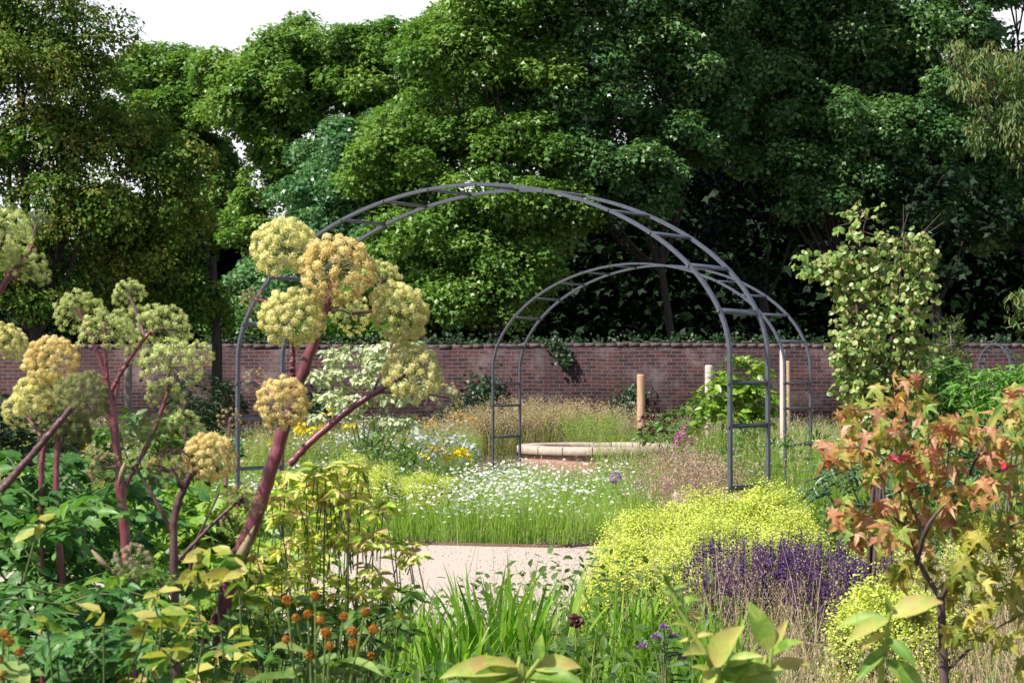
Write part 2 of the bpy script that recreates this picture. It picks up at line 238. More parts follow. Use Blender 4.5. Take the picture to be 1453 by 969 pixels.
M = dict(
    soil=plain('soil', (.035, .024, .016), (.08, .058, .04), 14, .95, .8),
    hill=plain('hill_scrub', (.012, .026, .010), (.03, .05, .018), .6, .95, .8),
    path=plain('path_gravel', (.345, .285, .24), (.445, .37, .315), 30, .9, .35, c3=(.34, .265, .22), detail=12),
    edge=plain('path_edging', (.10, .06, .045), (.16, .10, .07), 20, .85),
    metal=plain('slate_grey_metal', (.045, .05, .066), (.07, .076, .096), 30, .42, .03, spec=.5),
    bolt=plain('bolt_steel', (.10, .10, .11), (.16, .16, .17), 30, .4, .02, metal=.6),
    brick=brickmat('wall_brick', (.054, .024, .022), (.019, .012, .014), (.105, .084, .085), stain=(.115, .090, .092), dark=(.015, .010, .015)),
    bedbrick=brickmat('basin_brick', (.44, .23, .17), (.34, .17, .13), (.48, .38, .32), True, (.46, .34, .28), (.34, .2, .16)),
    coping=plain('weathered_coping', (.05, .034, .034), (.13, .09, .09), 5, .9, .4),
    stone=plain('pale_stone', (.30, .225, .18), (.46, .36, .30), 9, .85, .2),
    water=plain('still_water', (.05, .06, .065), (.07, .085, .09), 3, .08, .04),
    timber=plain('timber_post', (.34, .20, .12), (.48, .31, .20), 6, .8, .3, (6, 6, .6)),
    timberp=plain('bleached_timber', (.46, .36, .32), (.58, .48, .44), 6, .85, .3, (6, 6, .6)),
    timberg=plain('grey_timber', (.16, .14, .14), (.26, .24, .23), 6, .85, .3, (6, 6, .6)),
    bark=plain('bark', (.014, .011, .009), (.04, .032, .026), 10, .95, .8, (3, 3, .7)),
    barkl=plain('young_bark', (.10, .085, .075), (.20, .17, .15), 14, .9, .5, (3, 3, .7)),
    barkm=plain('maple_bark', (.05, .032, .028), (.10, .07, .06), 14, .8, .4, (3, 3, .7)),
    slate=plain('slate_roof', (.10, .11, .13), (.15, .16, .18), 4, .8),
    render=plain('grey_render', (.24, .24, .25), (.32, .32, .33), 3, .9),
    glass=plain('window_glass', (.02, .025, .03), (.03, .035, .04), 3, .1, 0),
    stalk=plain('leaf_stalk', (.05, .085, .02), (.10, .14, .04), 12, .6, .1),
    purple=plain('purple_stem', (.075, .018, .028), (.22, .055, .070), 9, .36, .25, (3, 3, .35), c3=(.20, .11, .055), spec=.6),
    purpled=plain('dark_stem', (.055, .022, .028), (.12, .06, .06), 9, .45, .1, (2, 2, .6)),
    stem=plain('green_stem', (.13, .16, .05), (.22, .22, .09), 12, .6, .1),
    sheath=plain('leaf_sheath', (.13, .07, .045), (.24, .20, .09), 6, .6, .1),
    straw=leafmat('straw', [(.30, .21, .13), (.46, .35, .23)], .3, .7),
    syc=leafmat('sycamore_leaf', [(.040, .115, .035), (.08, .18, .050), (.15, .25, .08)], .34, .38, .5),
    sycy=leafmat('sycamore_leaf_bright', [(.07, .165, .026), (.125, .24, .038), (.21, .32, .06)], .38, .42, .45),
    sycb=leafmat('sycamore_leaf_cool', [(.045, .13, .055), (.085, .20, .075), (.15, .26, .09)], .30, .36, .5),
    wood=leafmat('woodland_leaf_shaded', [(.005, .017, .006), (.011, .030, .009)], .2, .6, .2),  # shade under the canopy is put into this near-black leaf colour
    horn=leafmat('hornbeam_leaf', [(.035, .10, .014), (.085, .16, .022), (.17, .22, .035), (.26, .20, .06)], .36, .6, .2),
    cherry=leafmat('cherry_leaf', [(.06, .13, .03), (.12, .18, .05), (.22, .18, .06)], .35, .5),
    dark=leafmat('dark_evergreen', [(.010, .030, .008), (.025, .055, .012)], .15, .5, .3),
    ivy=leafmat('ivy_leaf', [(.015, .035, .012), (.035, .07, .022)], .2, .45, .4),
    shrub=leafmat('bright_leaf', [(.07, .16, .015), (.15, .26, .025), (.24, .36, .05)], .35, .35, .5),
    mid=leafmat('mid_leaf', [(.04, .10, .015), (.08, .17, .03), (.14, .24, .05)], .35, .4, .5),
    blue=leafmat('bluish_leaf', [(.04, .10, .05), (.08, .15, .07), (.13, .20, .10)], .3, .4, .5),
    fern=leafmat('feathery_leaf', [(.06, .18, .02), (.12, .28, .04), (.20, .36, .07)], .4, .5),
    conifer=leafmat('conifer_leaf', [(.06, .09, .02), (.11, .14, .035)], .2, .6),
    varieg=leafmat('variegated_leaf', [(.30, .36, .22), (.48, .52, .34), (.62, .62, .46)], .35, .6),
    katsura=leafmat('round_leaf', [(.09, .19, .03), (.18, .28, .06), (.31, .37, .11), (.28, .24, .09)], .35, .4, .5),
    maple=leafmat('maple_leaf', [(.13, .25, .04), (.26, .34, .06), (.42, .40, .09), (.50, .30, .11), (.42, .14, .08), (.56, .36, .22)], .42, .5, .4, (1.3, 1.0, .5)),
    mapleg=leafmat('maple_lower_leaf', [(.14, .20, .025), (.30, .32, .05), (.52, .46, .10)], .42, .5, .4, (1.3, 1.1, .5)),
    mred=leafmat('maple_key', [(.5, .03, .07), (.6, .05, .10)], .3, .5),
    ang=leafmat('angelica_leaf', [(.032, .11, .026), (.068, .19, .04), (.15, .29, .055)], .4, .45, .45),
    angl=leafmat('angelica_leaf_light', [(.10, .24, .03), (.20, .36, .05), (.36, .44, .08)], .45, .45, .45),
    yell=leafmat('yellowing_leaf', [(.07, .17, .02), (.13, .24, .03), (.30, .34, .05), (.50, .46, .10), (.40, .32, .12)], .42, .5),
    rhodo=leafmat('pale_shrub_leaf', [(.20, .36, .04), (.42, .54, .07), (.64, .64, .16), (.74, .68, .30), (.46, .28, .12)], .48, .5),
    alch=leafmat('frothy_flower', [(.34, .43, .065), (.54, .59, .12), (.68, .70, .24)], .35, .7, .1),
    alchl=leafmat('mantle_leaf', [(.08, .14, .03), (.16, .22, .05)], .35, .6),
    salv=leafmat('salvia_flower', [(.028, .010, .065), (.06, .018, .15), (.11, .04, .24), (.045, .02, .05)], .3, .6),
    iris=leafmat('sword_leaf', [(.09, .22, .02), (.17, .33, .03), (.30, .46, .07)], .5, .4, .4, (1.3, 1.4, .4)),
    grass=leafmat('meadow_grass', [(.10, .20, .025), (.20, .32, .045), (.34, .42, .11)], .4, .6, .2),
    grassb=leafmat('lush_grass', [(.15, .27, .03), (.25, .39, .06), (.38, .50, .13)], .45, .6, .2),
    tuss=leafmat('dry_grass', [(.30, .25, .13), (.46, .36, .22), (.58, .47, .34)], .35, .7, .1),
    pinkg=leafmat('pinkish_grass', [(.24, .17, .12), (.38, .26, .21), (.48, .36, .30)], .3, .7, .1),
    under=leafmat('undergrowth_leaf', [(.03, .08, .015), (.07, .14, .025), (.13, .21, .04)], .38, .5),
    white=leafmat('white_petal', [(.62, .63, .60), (.80, .80, .78)], .3, .7, .1, (1, 1, 1)),
    yflow=leafmat('yellow_flower', [(.60, .42, .02), (.72, .56, .04)], .3, .7, .1),
    oflow=leafmat('orange_flower', [(.60, .25, .03), (.66, .38, .06)], .3, .7, .1),
    pink=leafmat('magenta_flower', [(.42, .04, .30), (.60, .16, .48)], .3, .7, .1, (1, .8, 1)),
    mauve=leafmat('mauve_flower', [(.26, .15, .30), (.40, .27, .42)], .3, .7, .1, (1, .8, 1)),
    silver=leafmat('silver_leaf', [(.32, .36, .32), (.46, .50, .46)], .3, .7, .1, (1, 1, 1)),
    redl=leafmat('dark_red_leaf', [(.06, .012, .018), (.12, .03, .035)], .3, .5),
    ball=leafmat('orange_ball', [(.22, .065, .012), (.40, .13, .015), (.55, .22, .03)], .2, .7, .1, (1.2, .9, .4)),
    budl=leafmat('buddleia_leaf', [(.10, .19, .04), (.20, .30, .08), (.32, .40, .12)], .4, .55, .35),
    milk=leafmat('downy_leaf', [(.12, .24, .03), (.24, .36, .06), (.42, .46, .11), (.46, .36, .12)], .4, .5, .35),
    ugold=leafmat('umbel_gold', [(.66, .50, .17), (.82, .68, .30), (.88, .80, .50)], .42, .7, .1, (1.1, 1.05, .6)),
    uyel=leafmat('umbel_yellow', [(.60, .58, .20), (.80, .76, .34), (.88, .85, .55)], .42, .7, .1, (1.1, 1.1, .6)),
    ugrn=leafmat('umbel_green', [(.38, .48, .15), (.62, .68, .28), (.78, .80, .48)], .42, .7, .1, (1.1, 1.15, .6)),
    ushade=leafmat('umbel_dull_shaded', [(.14, .19, .07), (.24, .27, .10), (.32, .32, .15)], .3, .7, .1),  # greenish dull heads, with the shade on them put into the colour
    utan=leafmat('umbel_tan', [(.36, .26, .12), (.50, .38, .20), (.50, .42, .26)], .3, .7, .1),
    udrk=leafmat('umbel_dark', [(.03, .015, .015), (.06, .03, .03), (.12, .06, .05)], .1, .8, .1),
    ugry=leafmat('umbel_grey', [(.24, .21, .13), (.36, .31, .20), (.44, .38, .28)], .25, .7, .1),
)
# ================================================================ SETTING
def ground_z(x, y): return 0
g = G(); xs = np.r_[-400, -120, np.linspace(-40, 40, 81), 120, 400]; ys = np.r_[-60, -10, np.linspace(0, 80, 81), 200, 900]
X, Yg = np.meshgrid(xs, ys); Zg = np.where((Yg > 1) & (Yg < 60) & (abs(X) < 38), .015*np.sin(X*2.1)*np.cos(Yg*1.7), 0) - .05
nx, ny = len(xs), len(ys); i = np.arange(ny-1)[:, None]*nx + np.arange(nx-1)[None]
g.add(np.stack([X, Yg, Zg], -1), np.stack([i, i+1, i+nx+1, i+nx], -1).reshape(-1, 4))
tag(g.build('ground', M['soil']), kind='structure')
g = G(); xs2 = np.linspace(-160, 160, 60); ys2 = np.linspace(85, 190, 16); X2, Y2 = np.meshgrid(xs2, ys2); Z2 = 9.5*np.clip((Y2-85)/30, 0, 1)**.6*np.clip((X2+14)/14, .45, 1) + .5*np.sin(X2*.3) - .3
i = np.arange(15)[:, None]*60 + np.arange(59)[None]; g.add(np.stack([X2, Y2, Z2], -1), np.stack([i, i+1, i+61, i+60], -1).reshape(-1, 4)); tag(g.build('backdrop_hill', M['hill'], None, True), kind='structure')  # added backdrop rise, put in to block bright sky gaps below the crowns
left = curve_pts([(-12, 8, 0), (-6, 11.8, 0), (-2.9, 15.6, 0), (-1.8, 16.5, 0), (-.1, 16.15, 0), (.55, 16.1, 0), (1.2, 17, 0), (1.75, 19.5, 0), (1.5, 24, 0), (.4, 28, 0)], 70)
right = curve_pts([(-9, 4.5, 0), (-4.5, 8.0, 0), (-1.6, 9.2, 0), (-.1, 10.0, 0), (.5, 11.4, 0), (1.3, 14.2, 0), (2.5, 16.8, 0), (3.1, 19.5, 0), (2.9, 24, 0), (2.4, 28, 0)], 70)
g = G(); n = len(left); Pv = np.empty((n, 5, 3))
for q in range(5): Pv[:, q] = left + (right-left)*q/4
i = np.arange(n-1)[:, None]*5 + np.arange(4)[None]
g.add(Pv.reshape(-1, 3) + [0, 0, .004], np.stack([i, i+1, i+6, i+5], -1).reshape(-1, 4))
tag(g.build('path', M['path']), kind='structure')
g = G()
for e in (left, right):
    tn = nrm(np.gradient(e, axis=0)); sd = np.stack([tn[:, 1], -tn[:, 0], 0*tn[:, 0]], -1)*.012
    V = np.concatenate([e-sd, e+sd, e+sd+[0, 0, .05], e-sd+[0, 0, .05]]) + [0, 0, -.02]; q = np.arange(n-1)
    for a, b in ((0, 1), (1, 2), (2, 3), (3, 0)): g.add(V, np.stack([a*n+q, b*n+q, b*n+q+1, a*n+q+1], -1))
tag(g.build('path_kerb', M['edge']), kind='structure')
# ================================================================ WALL
WY = 38.0
wl = thing('brick_wall', 'long weathered red brick garden wall running across behind the borders', 'wall', (0, WY, 0))
g = G(); box(g, (0, WY+.17, 1.07), (60, .34, 2.3)); g.build('brickwork', M['brick'], wl)
g = G()
x = -30.
while x < 30:
    wd = U(.20, .26); box(g, (x+wd/2, WY+.17+U(-.012, .006), 2.252+.025*sin(x*.55)*cos(x*.23)+U(-.006, .006)), (wd-.004, .346, .085)); x += wd
g.build('coping', M['coping'], wl)
def ivy(label, pts, rad, n, size=.09, name='ivy', m='ivy'):
    P = curve_pts(pts, 40); r = thing(name, label, 'climber', P[0]); g = G(); tube(g, P, .012, 5); g.build('stem', M['barkl'], r)
    g = G(); k = rng.integers(0, 40, n); off = rng.normal(size=(n, 3))*np.array([rad, .05, rad]); off[:, 1] = -abs(off[:, 1])
    Q = P[k] + off; D = nrm(rng.normal(size=(n, 3))*[1, .3, .6] - UP*.6); N = nrm(np.array([0, -1, .4]) + rng.normal(size=(n, 3))*.4)
    scatter(g, SYC, Q, D, N, size*U(.6, 1.2, n)); g.build('leaves', M[m], r)
w0 = WY-.05
ivy('dark ivy climbing diagonally up the brick wall behind the far arch', [at(570, 640, w0), at(640, 598, w0), at(672, 570, w0), at(692, 545, w0)], .16, 1100)
ivy('dark climber against the brick wall behind the tan post', [at(868, 625, w0), at(880, 590, w0), at(892, 572, w0), at(905, 556, w0)], .13, 700)
ivy('small tuft of ivy hanging over the top of the brick wall', [at(780, 488, w0-.04), at(795, 490, w0-.04), at(803, 515, w0-.04)], .08, 260)
ivy('low dark climber at the wall foot left of the variegated shrub', [at(430, 620, w0), at(440, 585, w0), at(455, 560, w0)], .2, 500)
P = [at(x, 486+U(-2, 2), WY+.45) for x in range(300, 1460, 40)]
ivy('dark green ivy growing along the top of the brick wall', P, .09, 3200, .08, 'ivy', 'dark')
# ================================================================ ARCHES
def arch_curve(W, spring, rise, n=1.91, k=64):
    a = np.linspace(0, pi, k); x = -np.sign(np.cos(a))*abs(np.cos(a))**(2/n)*W/2; z = spring + rise*abs(np.sin(a))**(2/n)
    return np.r_[[-W/2], x, [W/2]], np.r_[[-.05], z, [-.05]]
def sweep_rect(g, P, nrmv, a, b):
    """square tube along P in a plane with normal nrmv"""
    Tn = nrm(np.gradient(P, axis=0)); S = np.cross(Tn, nrmv); n = len(P)
    V = np.concatenate([P + sx*S*a/2 + sy*nrmv*b/2 for sx, sy in ((-1, -1), (1, -1), (1, 1), (-1, 1))]); q = np.arange(n-1)
    for k in range(4):
        l = (k+1) % 4; g.add(V, np.stack([k*n+q, l*n+q, l*n+q+1, k*n+q+1], -1))
def make_arch(name, label, loc, yaw, W=4.8, spring=1.649, rise=1.339, d=.54, rungs=True, a=.024, b=.034, group='metal garden arches'):
    r = thing(name, label, 'garden arch', loc, group); r.rotation_euler = (0, 0, -yaw)
    xs, zs = arch_curve(W, spring, rise); st = []
    def bld(g, nm, m, par):
        o = bpy.data.objects.new(nm, g.mesh(nm, [m])); COL.objects.link(o); o.parent = par; return o
    hoops = []
    for y in (0, d):
        g = G(); P = np.stack([xs, 0*xs+y, zs], -1); sweep_rect(g, P, np.array([0, 1., 0]), a, b); hoops.append(bld(g, 'hoop', M['metal'], r))
    pos = []
    for z in (spring-.19, spring-.49, spring-.92, spring-1.36): pos += [(-W/2, z, 0), (W/2, z, 0)]
    for t in (.08, .18, .255, .326, .392, .456, .526, .615, .703, .766, .836, .92):
        an = t*pi; x = -np.sign(cos(an))*abs(cos(an))**(2/1.91)*W/2; z = spring + rise*sin(an)**(2/1.91)
        e = an+.01; x2 = -np.sign(cos(e))*abs(cos(e))**(2/1.91)*W/2; z2 = spring + rise*sin(e)**(2/1.91); pos.append((x, z, math.atan2(z2-z, x2-x)))
    g = G(); tube(g, [(0, 0, 0), (0, .012, 0)], .011, 8); bm = g.mesh('bolt', [M['bolt']])
    for x, z, an in pos:
        g = G(); V = G(); box(V, (0, 0, 0), (.036 if an else .02, d-b-.004, .014 if an else .032))
        vv = V.V[0]; rot = np.array([[cos(an), 0, sin(an)], [0, 1, 0], [-sin(an), 0, cos(an)]])
        g.add(vv @ rot + [x, d/2, z], V.Fs[0][0]); bld(g, 'rung', M['metal'], r)
        for hp, y in ((hoops[0], -b/2-.0125), (hoops[1], d+b/2+.0005)):
            o = bpy.data.objects.new('bolt', bm); COL.objects.link(o); o.parent = hp; o.location = (x, y, z)
    return r
make_arch('garden_arch', 'large dark grey metal arch of ladder hoops standing over the near path', (-.413, 13.962, 0), .642)
make_arch('garden_arch', 'second dark grey metal arch seen through the large arch before the brick wall', (1.489, 23.107, 0), .754)
p = at(1411, 545, 34.5)
make_arch('garden_arch', 'small distant metal hoop peeping over the bright shrub at far right by the wall', (p[0], 34.5, 0), .5, W=.62, spring=1.75, rise=.46, d=.4, a=.03, b=.03)
# ================================================================ POSTS, BASIN
def post(px, top, wpx, Y, m, label, base=True):
    s = ppm(Y); p = at(px, top, Y); r = wpx/s/2; o = thing('timber_post', label, 'post', (p[0], Y, 0), 'timber posts in the border')
    g = G(); P = [(p[0], Y, z) for z in (-.1, .4, .9, p[2]-.03)]; tube(g, P, [r*1.03, r, r*.98, r*.97], 14, 0)
    g.build('shaft', M[m], o, True)
    g = G(); tube(g, [(p[0], Y, p[2]-.029), (p[0], Y, p[2])], [r*.97, r*.82], 14); g.build('chamfer', M[m], o)
post(909.5, 531, 12, 33, 'timber', 'round tan timber post standing behind the round basin')
post(1006, 518, 12, 32, 'timberp', 'pale timber post behind the bright green shrub')
post(1110.5, 496, 8.5, 26, 'timberp', 'tall bleached post beside the right leg of the far arch')
post(1118, 512, 7, 35, 'timber', 'thin brown post behind the tall bleached post')
post(1216, 515, 12, 31, 'timberp', 'pale post half hidden behind the round leaved young tree')
post(182, 515, 11, 33, 'timberg', 'grey weathered post behind the angelicas on the left')
c = at(862, 640, 29.0); bz = .44
bd = thing('round_basin', 'round raised brick basin with a pale stone rim behind the daisies', 'basin', (c[0], 30.2, 0))
def ringmesh(g, c, prof, n=64):
    th = np.arange(n)*2*pi/n; k = len(prof)
    V = np.array([[(c[0]+r*cos(t), c[1]+r*sin(t), z) for t in th] for r, z in prof]).reshape(-1, 3)
    for a in range(k):
        b = (a+1) % k; j = np.arange(n); q = (j+1) % n; g.add(V, np.stack([a*n+j, a*n+q, b*n+q, b*n+j], -1))
BC = (c[0], 30.2)
g = G(); ringmesh(g, BC, [(1.38, -.05), (1.38, bz-.14), (1.12, bz-.14), (1.12, -.05)]); g.build('brick_ring', M['bedbrick'], bd)
for q in range(18):
    a0, a1 = q*2*pi/18+.006, (q+1)*2*pi/18-.006; th = np.linspace(a0, a1, 6); z = U(-.004, .004); prof = [(1.43, bz-.138), (1.45, bz-.12), (1.45, bz-.015+z), (1.42, bz+z), (1.10, bz+z), (1.08, bz-.02), (1.08, bz-.138)]
    V = np.array([[(BC[0]+r*cos(t), BC[1]+r*sin(t), z2) for r, z2 in prof] for t in th]).reshape(-1, 3); g = G(); i = np.arange(5)[:, None]*7; j = np.arange(7)[None]; k = (j+1) % 7
    g.add(V, np.stack([i+j, i+7+j, i+7+k, i+k], -1).reshape(-1, 4)); g.add(V, [tuple(range(7))]); g.add(V, [tuple(range(41, 34, -1))]); g.build('rim_stone', M['stone'], bd)
g = G(); tube(g, [(BC[0], BC[1], bz-.14), (BC[0], BC[1], bz-.13)], 1.115, 48); g.build('water', M['water'], bd)
# a house beyond the wall, mostly hidden by trees
hp = at(322, 400, 66)
h = thing('house', 'grey slate roofed house glimpsed through the trees behind the wall', 'house', (hp[0], 66, 0))
g = G(); box(g, (hp[0], 70, 2.4), (7, 8, 4.9)); g.add([(hp[0]-3.5, 66, 4.85), (hp[0]+3.5, 66, 4.85), (hp[0], 66, 7.0)], [(0, 1, 2)]); g.build('wall', M['render'], h)
g = G(); x = hp[0]
for s in (-1, 1): g.add([(x, 65.6, 7.05), (x, 74.4, 7.05), (x+s*3.9, 74.4, 4.7), (x+s*3.9, 65.6, 4.7), (x, 65.6, 7.2), (x, 74.4, 7.2), (x+s*3.9, 74.4, 4.85), (x+s*3.9, 65.6, 4.85)],
                        [(0, 1, 2, 3), (4, 7, 6, 5), (0, 3, 7, 4), (1, 5, 6, 2), (3, 2, 6, 7)])
g.build('roof', M['slate'], h)
for dx in (-1.6, 1.6):
    g = G(); box(g, (x+dx, 65.98, 3.4), (1, .06, 1.3)); o = g.build('window', M['glass'], h)
# ================================================================ TREES
def tree(name, label, base, lobes, Y, mt, leafsize, per=4.8, nleaf=290, drop=0, rc=(.42, .8), tm=SYC, trunk_r=.2, fork=.4, extra=1, low=-.55, depth=1.0, up=.7, droop=.5, group='trees beyond the wall', bark='bark', fill=.5, flat=.7, lean=.4):
    lobes = [(l[0], l[1]+drop)+tuple(l[2:]) for l in lobes]; L = [(c + rng.normal(size=3)*r*[.22, .3, .2], r*U(.82, 1.22, 3)) for c, r in lobes_to_world(lobes, Y, depth)]; bp = np.array([base[0], base[1], 0.])
    L2 = list(L)
    for c, r in L:
        for _ in range(extra): L2.append((c + rng.normal(size=3)*r*[.5, .4, .4] + [0, r[1]*.9, 0], r*U(.55, .9)))
    o = thing(name, label, 'tree', bp, group)
    C, O, rr = crown_pts(L2, per, rc[0], rc[1], low)
    g = G(); clumps(g, C, rr, nleaf, tm, leafsize, O, up=up, droop=droop, flat=flat, fill=fill)
    # inner leaves that close the crown, darker tints stand in for shade
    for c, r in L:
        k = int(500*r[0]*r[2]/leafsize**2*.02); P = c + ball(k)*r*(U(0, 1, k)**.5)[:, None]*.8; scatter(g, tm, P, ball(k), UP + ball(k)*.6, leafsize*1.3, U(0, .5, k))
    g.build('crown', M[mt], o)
    ctr = np.mean([c for c, r in L], axis=0); top = max(c[2] for c, r in L)
    fz = max(1.2, top*fork); fp = np.array([bp[0]*(1-lean)+ctr[0]*lean, bp[1]*.7+ctr[1]*.3, fz])
    g = G(); tube(g, curve_pts([bp-[0, 0, .1], bp*.5+fp*.5+[.1, 0, 0], fp], 8), np.linspace(trunk_r*1.25, trunk_r*.8, 8), 10); g.build('trunk', M[bark], o, True)
    g = G()
    for c, r in L:
        md = fp*.45 + c*.55 + [0, 0, -.15*np.linalg.norm(c-fp)]
        if c[2] < fz: md = fp*.5+c*.5+[0, 0, .3]
        tube(g, curve_pts([fp-[0, 0, .15], md, c], 9), np.linspace(trunk_r*.42, trunk_r*.10, 9), 6)
        for _ in range(3):
            e = c + ball(1)[0]*r*.85; tube(g, curve_pts([md*.3+c*.7, c*.5+e*.5+[0, 0, -.1], e], 6), np.linspace(trunk_r*.16, .015, 6), 5)
    g.build('limbs', M[bark], o, True)
    return o
def X_at(px, Y): return (px-CX)/F*Y
tree('sycamore_tree', 'domed sycamore at back left below the open sky beside the brownish tree', (X_at(245, 57), 57),
     [(235, 92, 50, 34), (185, 100, 36, 24), (290, 92, 42, 28), (212, 150, 62, 34), (285, 140, 46, 32), (250, 205, 55, 40), (300, 250, 40, 55), (255, 300, 60, 70)], 57, 'sycy', .135, drop=20)
tree('sycamore_tree', 'sycamore with bare forked limbs showing against the sky left of centre', (X_at(455, 53), 53),
     [(345, 88, 40, 26), (395, 66, 52, 30), (458, 50, 55, 30), (530, 52, 60, 34), (600, 45, 60, 36), (330, 130, 42, 28), (380, 118, 55, 30), (445, 105, 62, 34), (520, 110, 64, 38), (595, 110, 62, 46), (365, 165, 28, 18),
      (400, 150, 45, 24), (400, 192, 26, 14), (540, 165, 50, 38), (398, 232, 44, 26), (425, 265, 40, 26), (352, 300, 24, 40)], 53, 'sycy', .13, drop=24, fork=.62, trunk_r=.3)
tree('sycamore_tree', 'bluish green sycamore low behind the crown of the large arch', (X_at(520, 48), 48),
     [(520, 215, 60, 42), (470, 275, 60, 32), (545, 270, 62, 45), (432, 300, 36, 30), (500, 322, 70, 40), (450, 350, 50, 38), (560, 335, 60, 45), (400, 420, 60, 45), (480, 420, 60, 50)], 48, 'sycb', .12)
tree('sycamore_tree', 'broad bright green sycamore rising out of the picture at centre', (X_at(700, 45), 45),
     [(665, 18, 66, 52), (735, 5, 76, 56), (810, 30, 70, 54), (645, 92, 58, 48), (710, 105, 70, 52), (790, 120, 72, 50), (610, 185, 62, 46), (690, 200, 76, 50), (775, 215, 70, 46), (590, 262, 66, 40),
      (670, 290, 76, 42), (745, 300, 60, 38), (600, 345, 72, 42), (690, 370, 74, 42), (585, 425, 66, 42), (670, 445, 70, 38), (740, 410, 50, 36), (690, -90, 90, 70), (780, -80, 90, 70), (740, -170, 90, 70)], 45, 'sycy', .112)
tree('sycamore_tree', 'tall deep green sycamore right of centre above the dark woodland', (X_at(960, 46), 46),
     [(880, 15, 72, 52), (960, 20, 74, 54), (868, 95, 70, 46), (950, 105, 76, 48), (1010, 90, 60, 46), (890, 172, 76, 42), (970, 180, 66, 38), (850, 235, 60, 34), (910, 250, 56, 30), (1000, 150, 60, 40),
      (820, 170, 56, 44), (900, -90, 90, 70), (990, -80, 90, 70), (930, -170, 90, 70), (905, 300, 36, 18), (840, 290, 44, 30), (815, 255, 44, 36)], 46, 'syc', .115, fork=.3, trunk_r=.11)
tree('sycamore_tree', 'massive dark sycamore filling the upper right with layered leafy boughs', (X_at(1190, 48), 48),
     [(1060, 15, 74, 52), (1150, 12, 76, 52), (1240, 18, 76, 52), (1330, 25, 60, 46), (1380, 66, 36, 30), (1090, 92, 72, 46), (1180, 95, 76, 48), (1275, 100, 72, 46), (1365, 125, 56, 36), (1075, 165, 62, 38),
      (1150, 180, 74, 40), (1245, 190, 74, 40), (1325, 185, 50, 38), (1110, 240, 62, 26), (1200, 250, 70, 28), (1285, 235, 50, 28), (1150, 290, 42, 20), (1280, 290, 50, 26), (1250, 130, 70, 50, 3), (1200, 160, 60, 40, 3), (1100, -90, 90, 70), (1200, -100, 95, 70), (1300, -70, 80, 60)], 48, 'syc', .12, fork=.3, trunk_r=.16)
tree('sycamore_tree', 'dark sycamore behind the cherry at the upper right corner', (X_at(1500, 53), 53),
     [(1470, -20, 50, 28), (1470, 130, 56, 40), (1420, 190, 56, 46), (1480, 230, 60, 60), (1380, 260, 50, 50), (1430, 330, 70, 50)], 53, 'syc', .15, fork=.4)
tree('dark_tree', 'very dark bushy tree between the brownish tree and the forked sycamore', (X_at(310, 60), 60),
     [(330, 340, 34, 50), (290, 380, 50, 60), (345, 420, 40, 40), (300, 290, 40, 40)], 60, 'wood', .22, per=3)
# the shrubs that show over the wall and the wood behind
tree('hazel_shrub', 'green bush showing over the wall behind the left leg of the large arch', (X_at(355, 41), 41), [(335, 462, 30, 22), (375, 470, 30, 18), (320, 478, 20, 12)], 41, 'mid', .13, per=6, nleaf=50, rc=(.2, .4), fork=.2, trunk_r=.06)
tree('hazel_shrub', 'yellowish green bush showing over the wall beneath the angelica heads', (X_at(495, 41), 41), [(470, 468, 40, 26), (520, 462, 36, 28), (545, 480, 25, 14)], 41, 'sycy', .13, per=6, nleaf=50, rc=(.2, .4), fork=.2, trunk_r=.06)
for lx, Yt, lab, lb in ((1085, 49, 'slim forked tree trunk in the dark wood above the far arch', 1.2), (1330, 47, 'leaning thin trunk in the dark wood beside the young round leaved tree', -.9), (1215, 52, 'straight dark trunk deep in the wood right of the arches', .5)):
    tree('understorey_tree', lab, (X_at(lx, Yt), Yt), [(lx-50, 330, 40, 26), (lx+45, 320, 45, 28), (lx, 270, 50, 30), (lx-10, 400, 24, 14)], Yt, 'wood', .18, per=2.2, nleaf=45, fork=.55, trunk_r=.16, extra=0)
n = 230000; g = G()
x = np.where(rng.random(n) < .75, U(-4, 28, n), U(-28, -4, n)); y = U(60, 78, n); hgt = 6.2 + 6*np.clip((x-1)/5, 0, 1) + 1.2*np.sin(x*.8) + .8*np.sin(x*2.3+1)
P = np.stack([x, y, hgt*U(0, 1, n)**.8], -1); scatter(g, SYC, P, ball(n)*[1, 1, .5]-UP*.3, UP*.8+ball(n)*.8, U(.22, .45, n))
tag(g.build('far_woodland', M['wood']), 'dense dark wood behind the sycamores and the brick wall', 'woodland', kind='stuff')
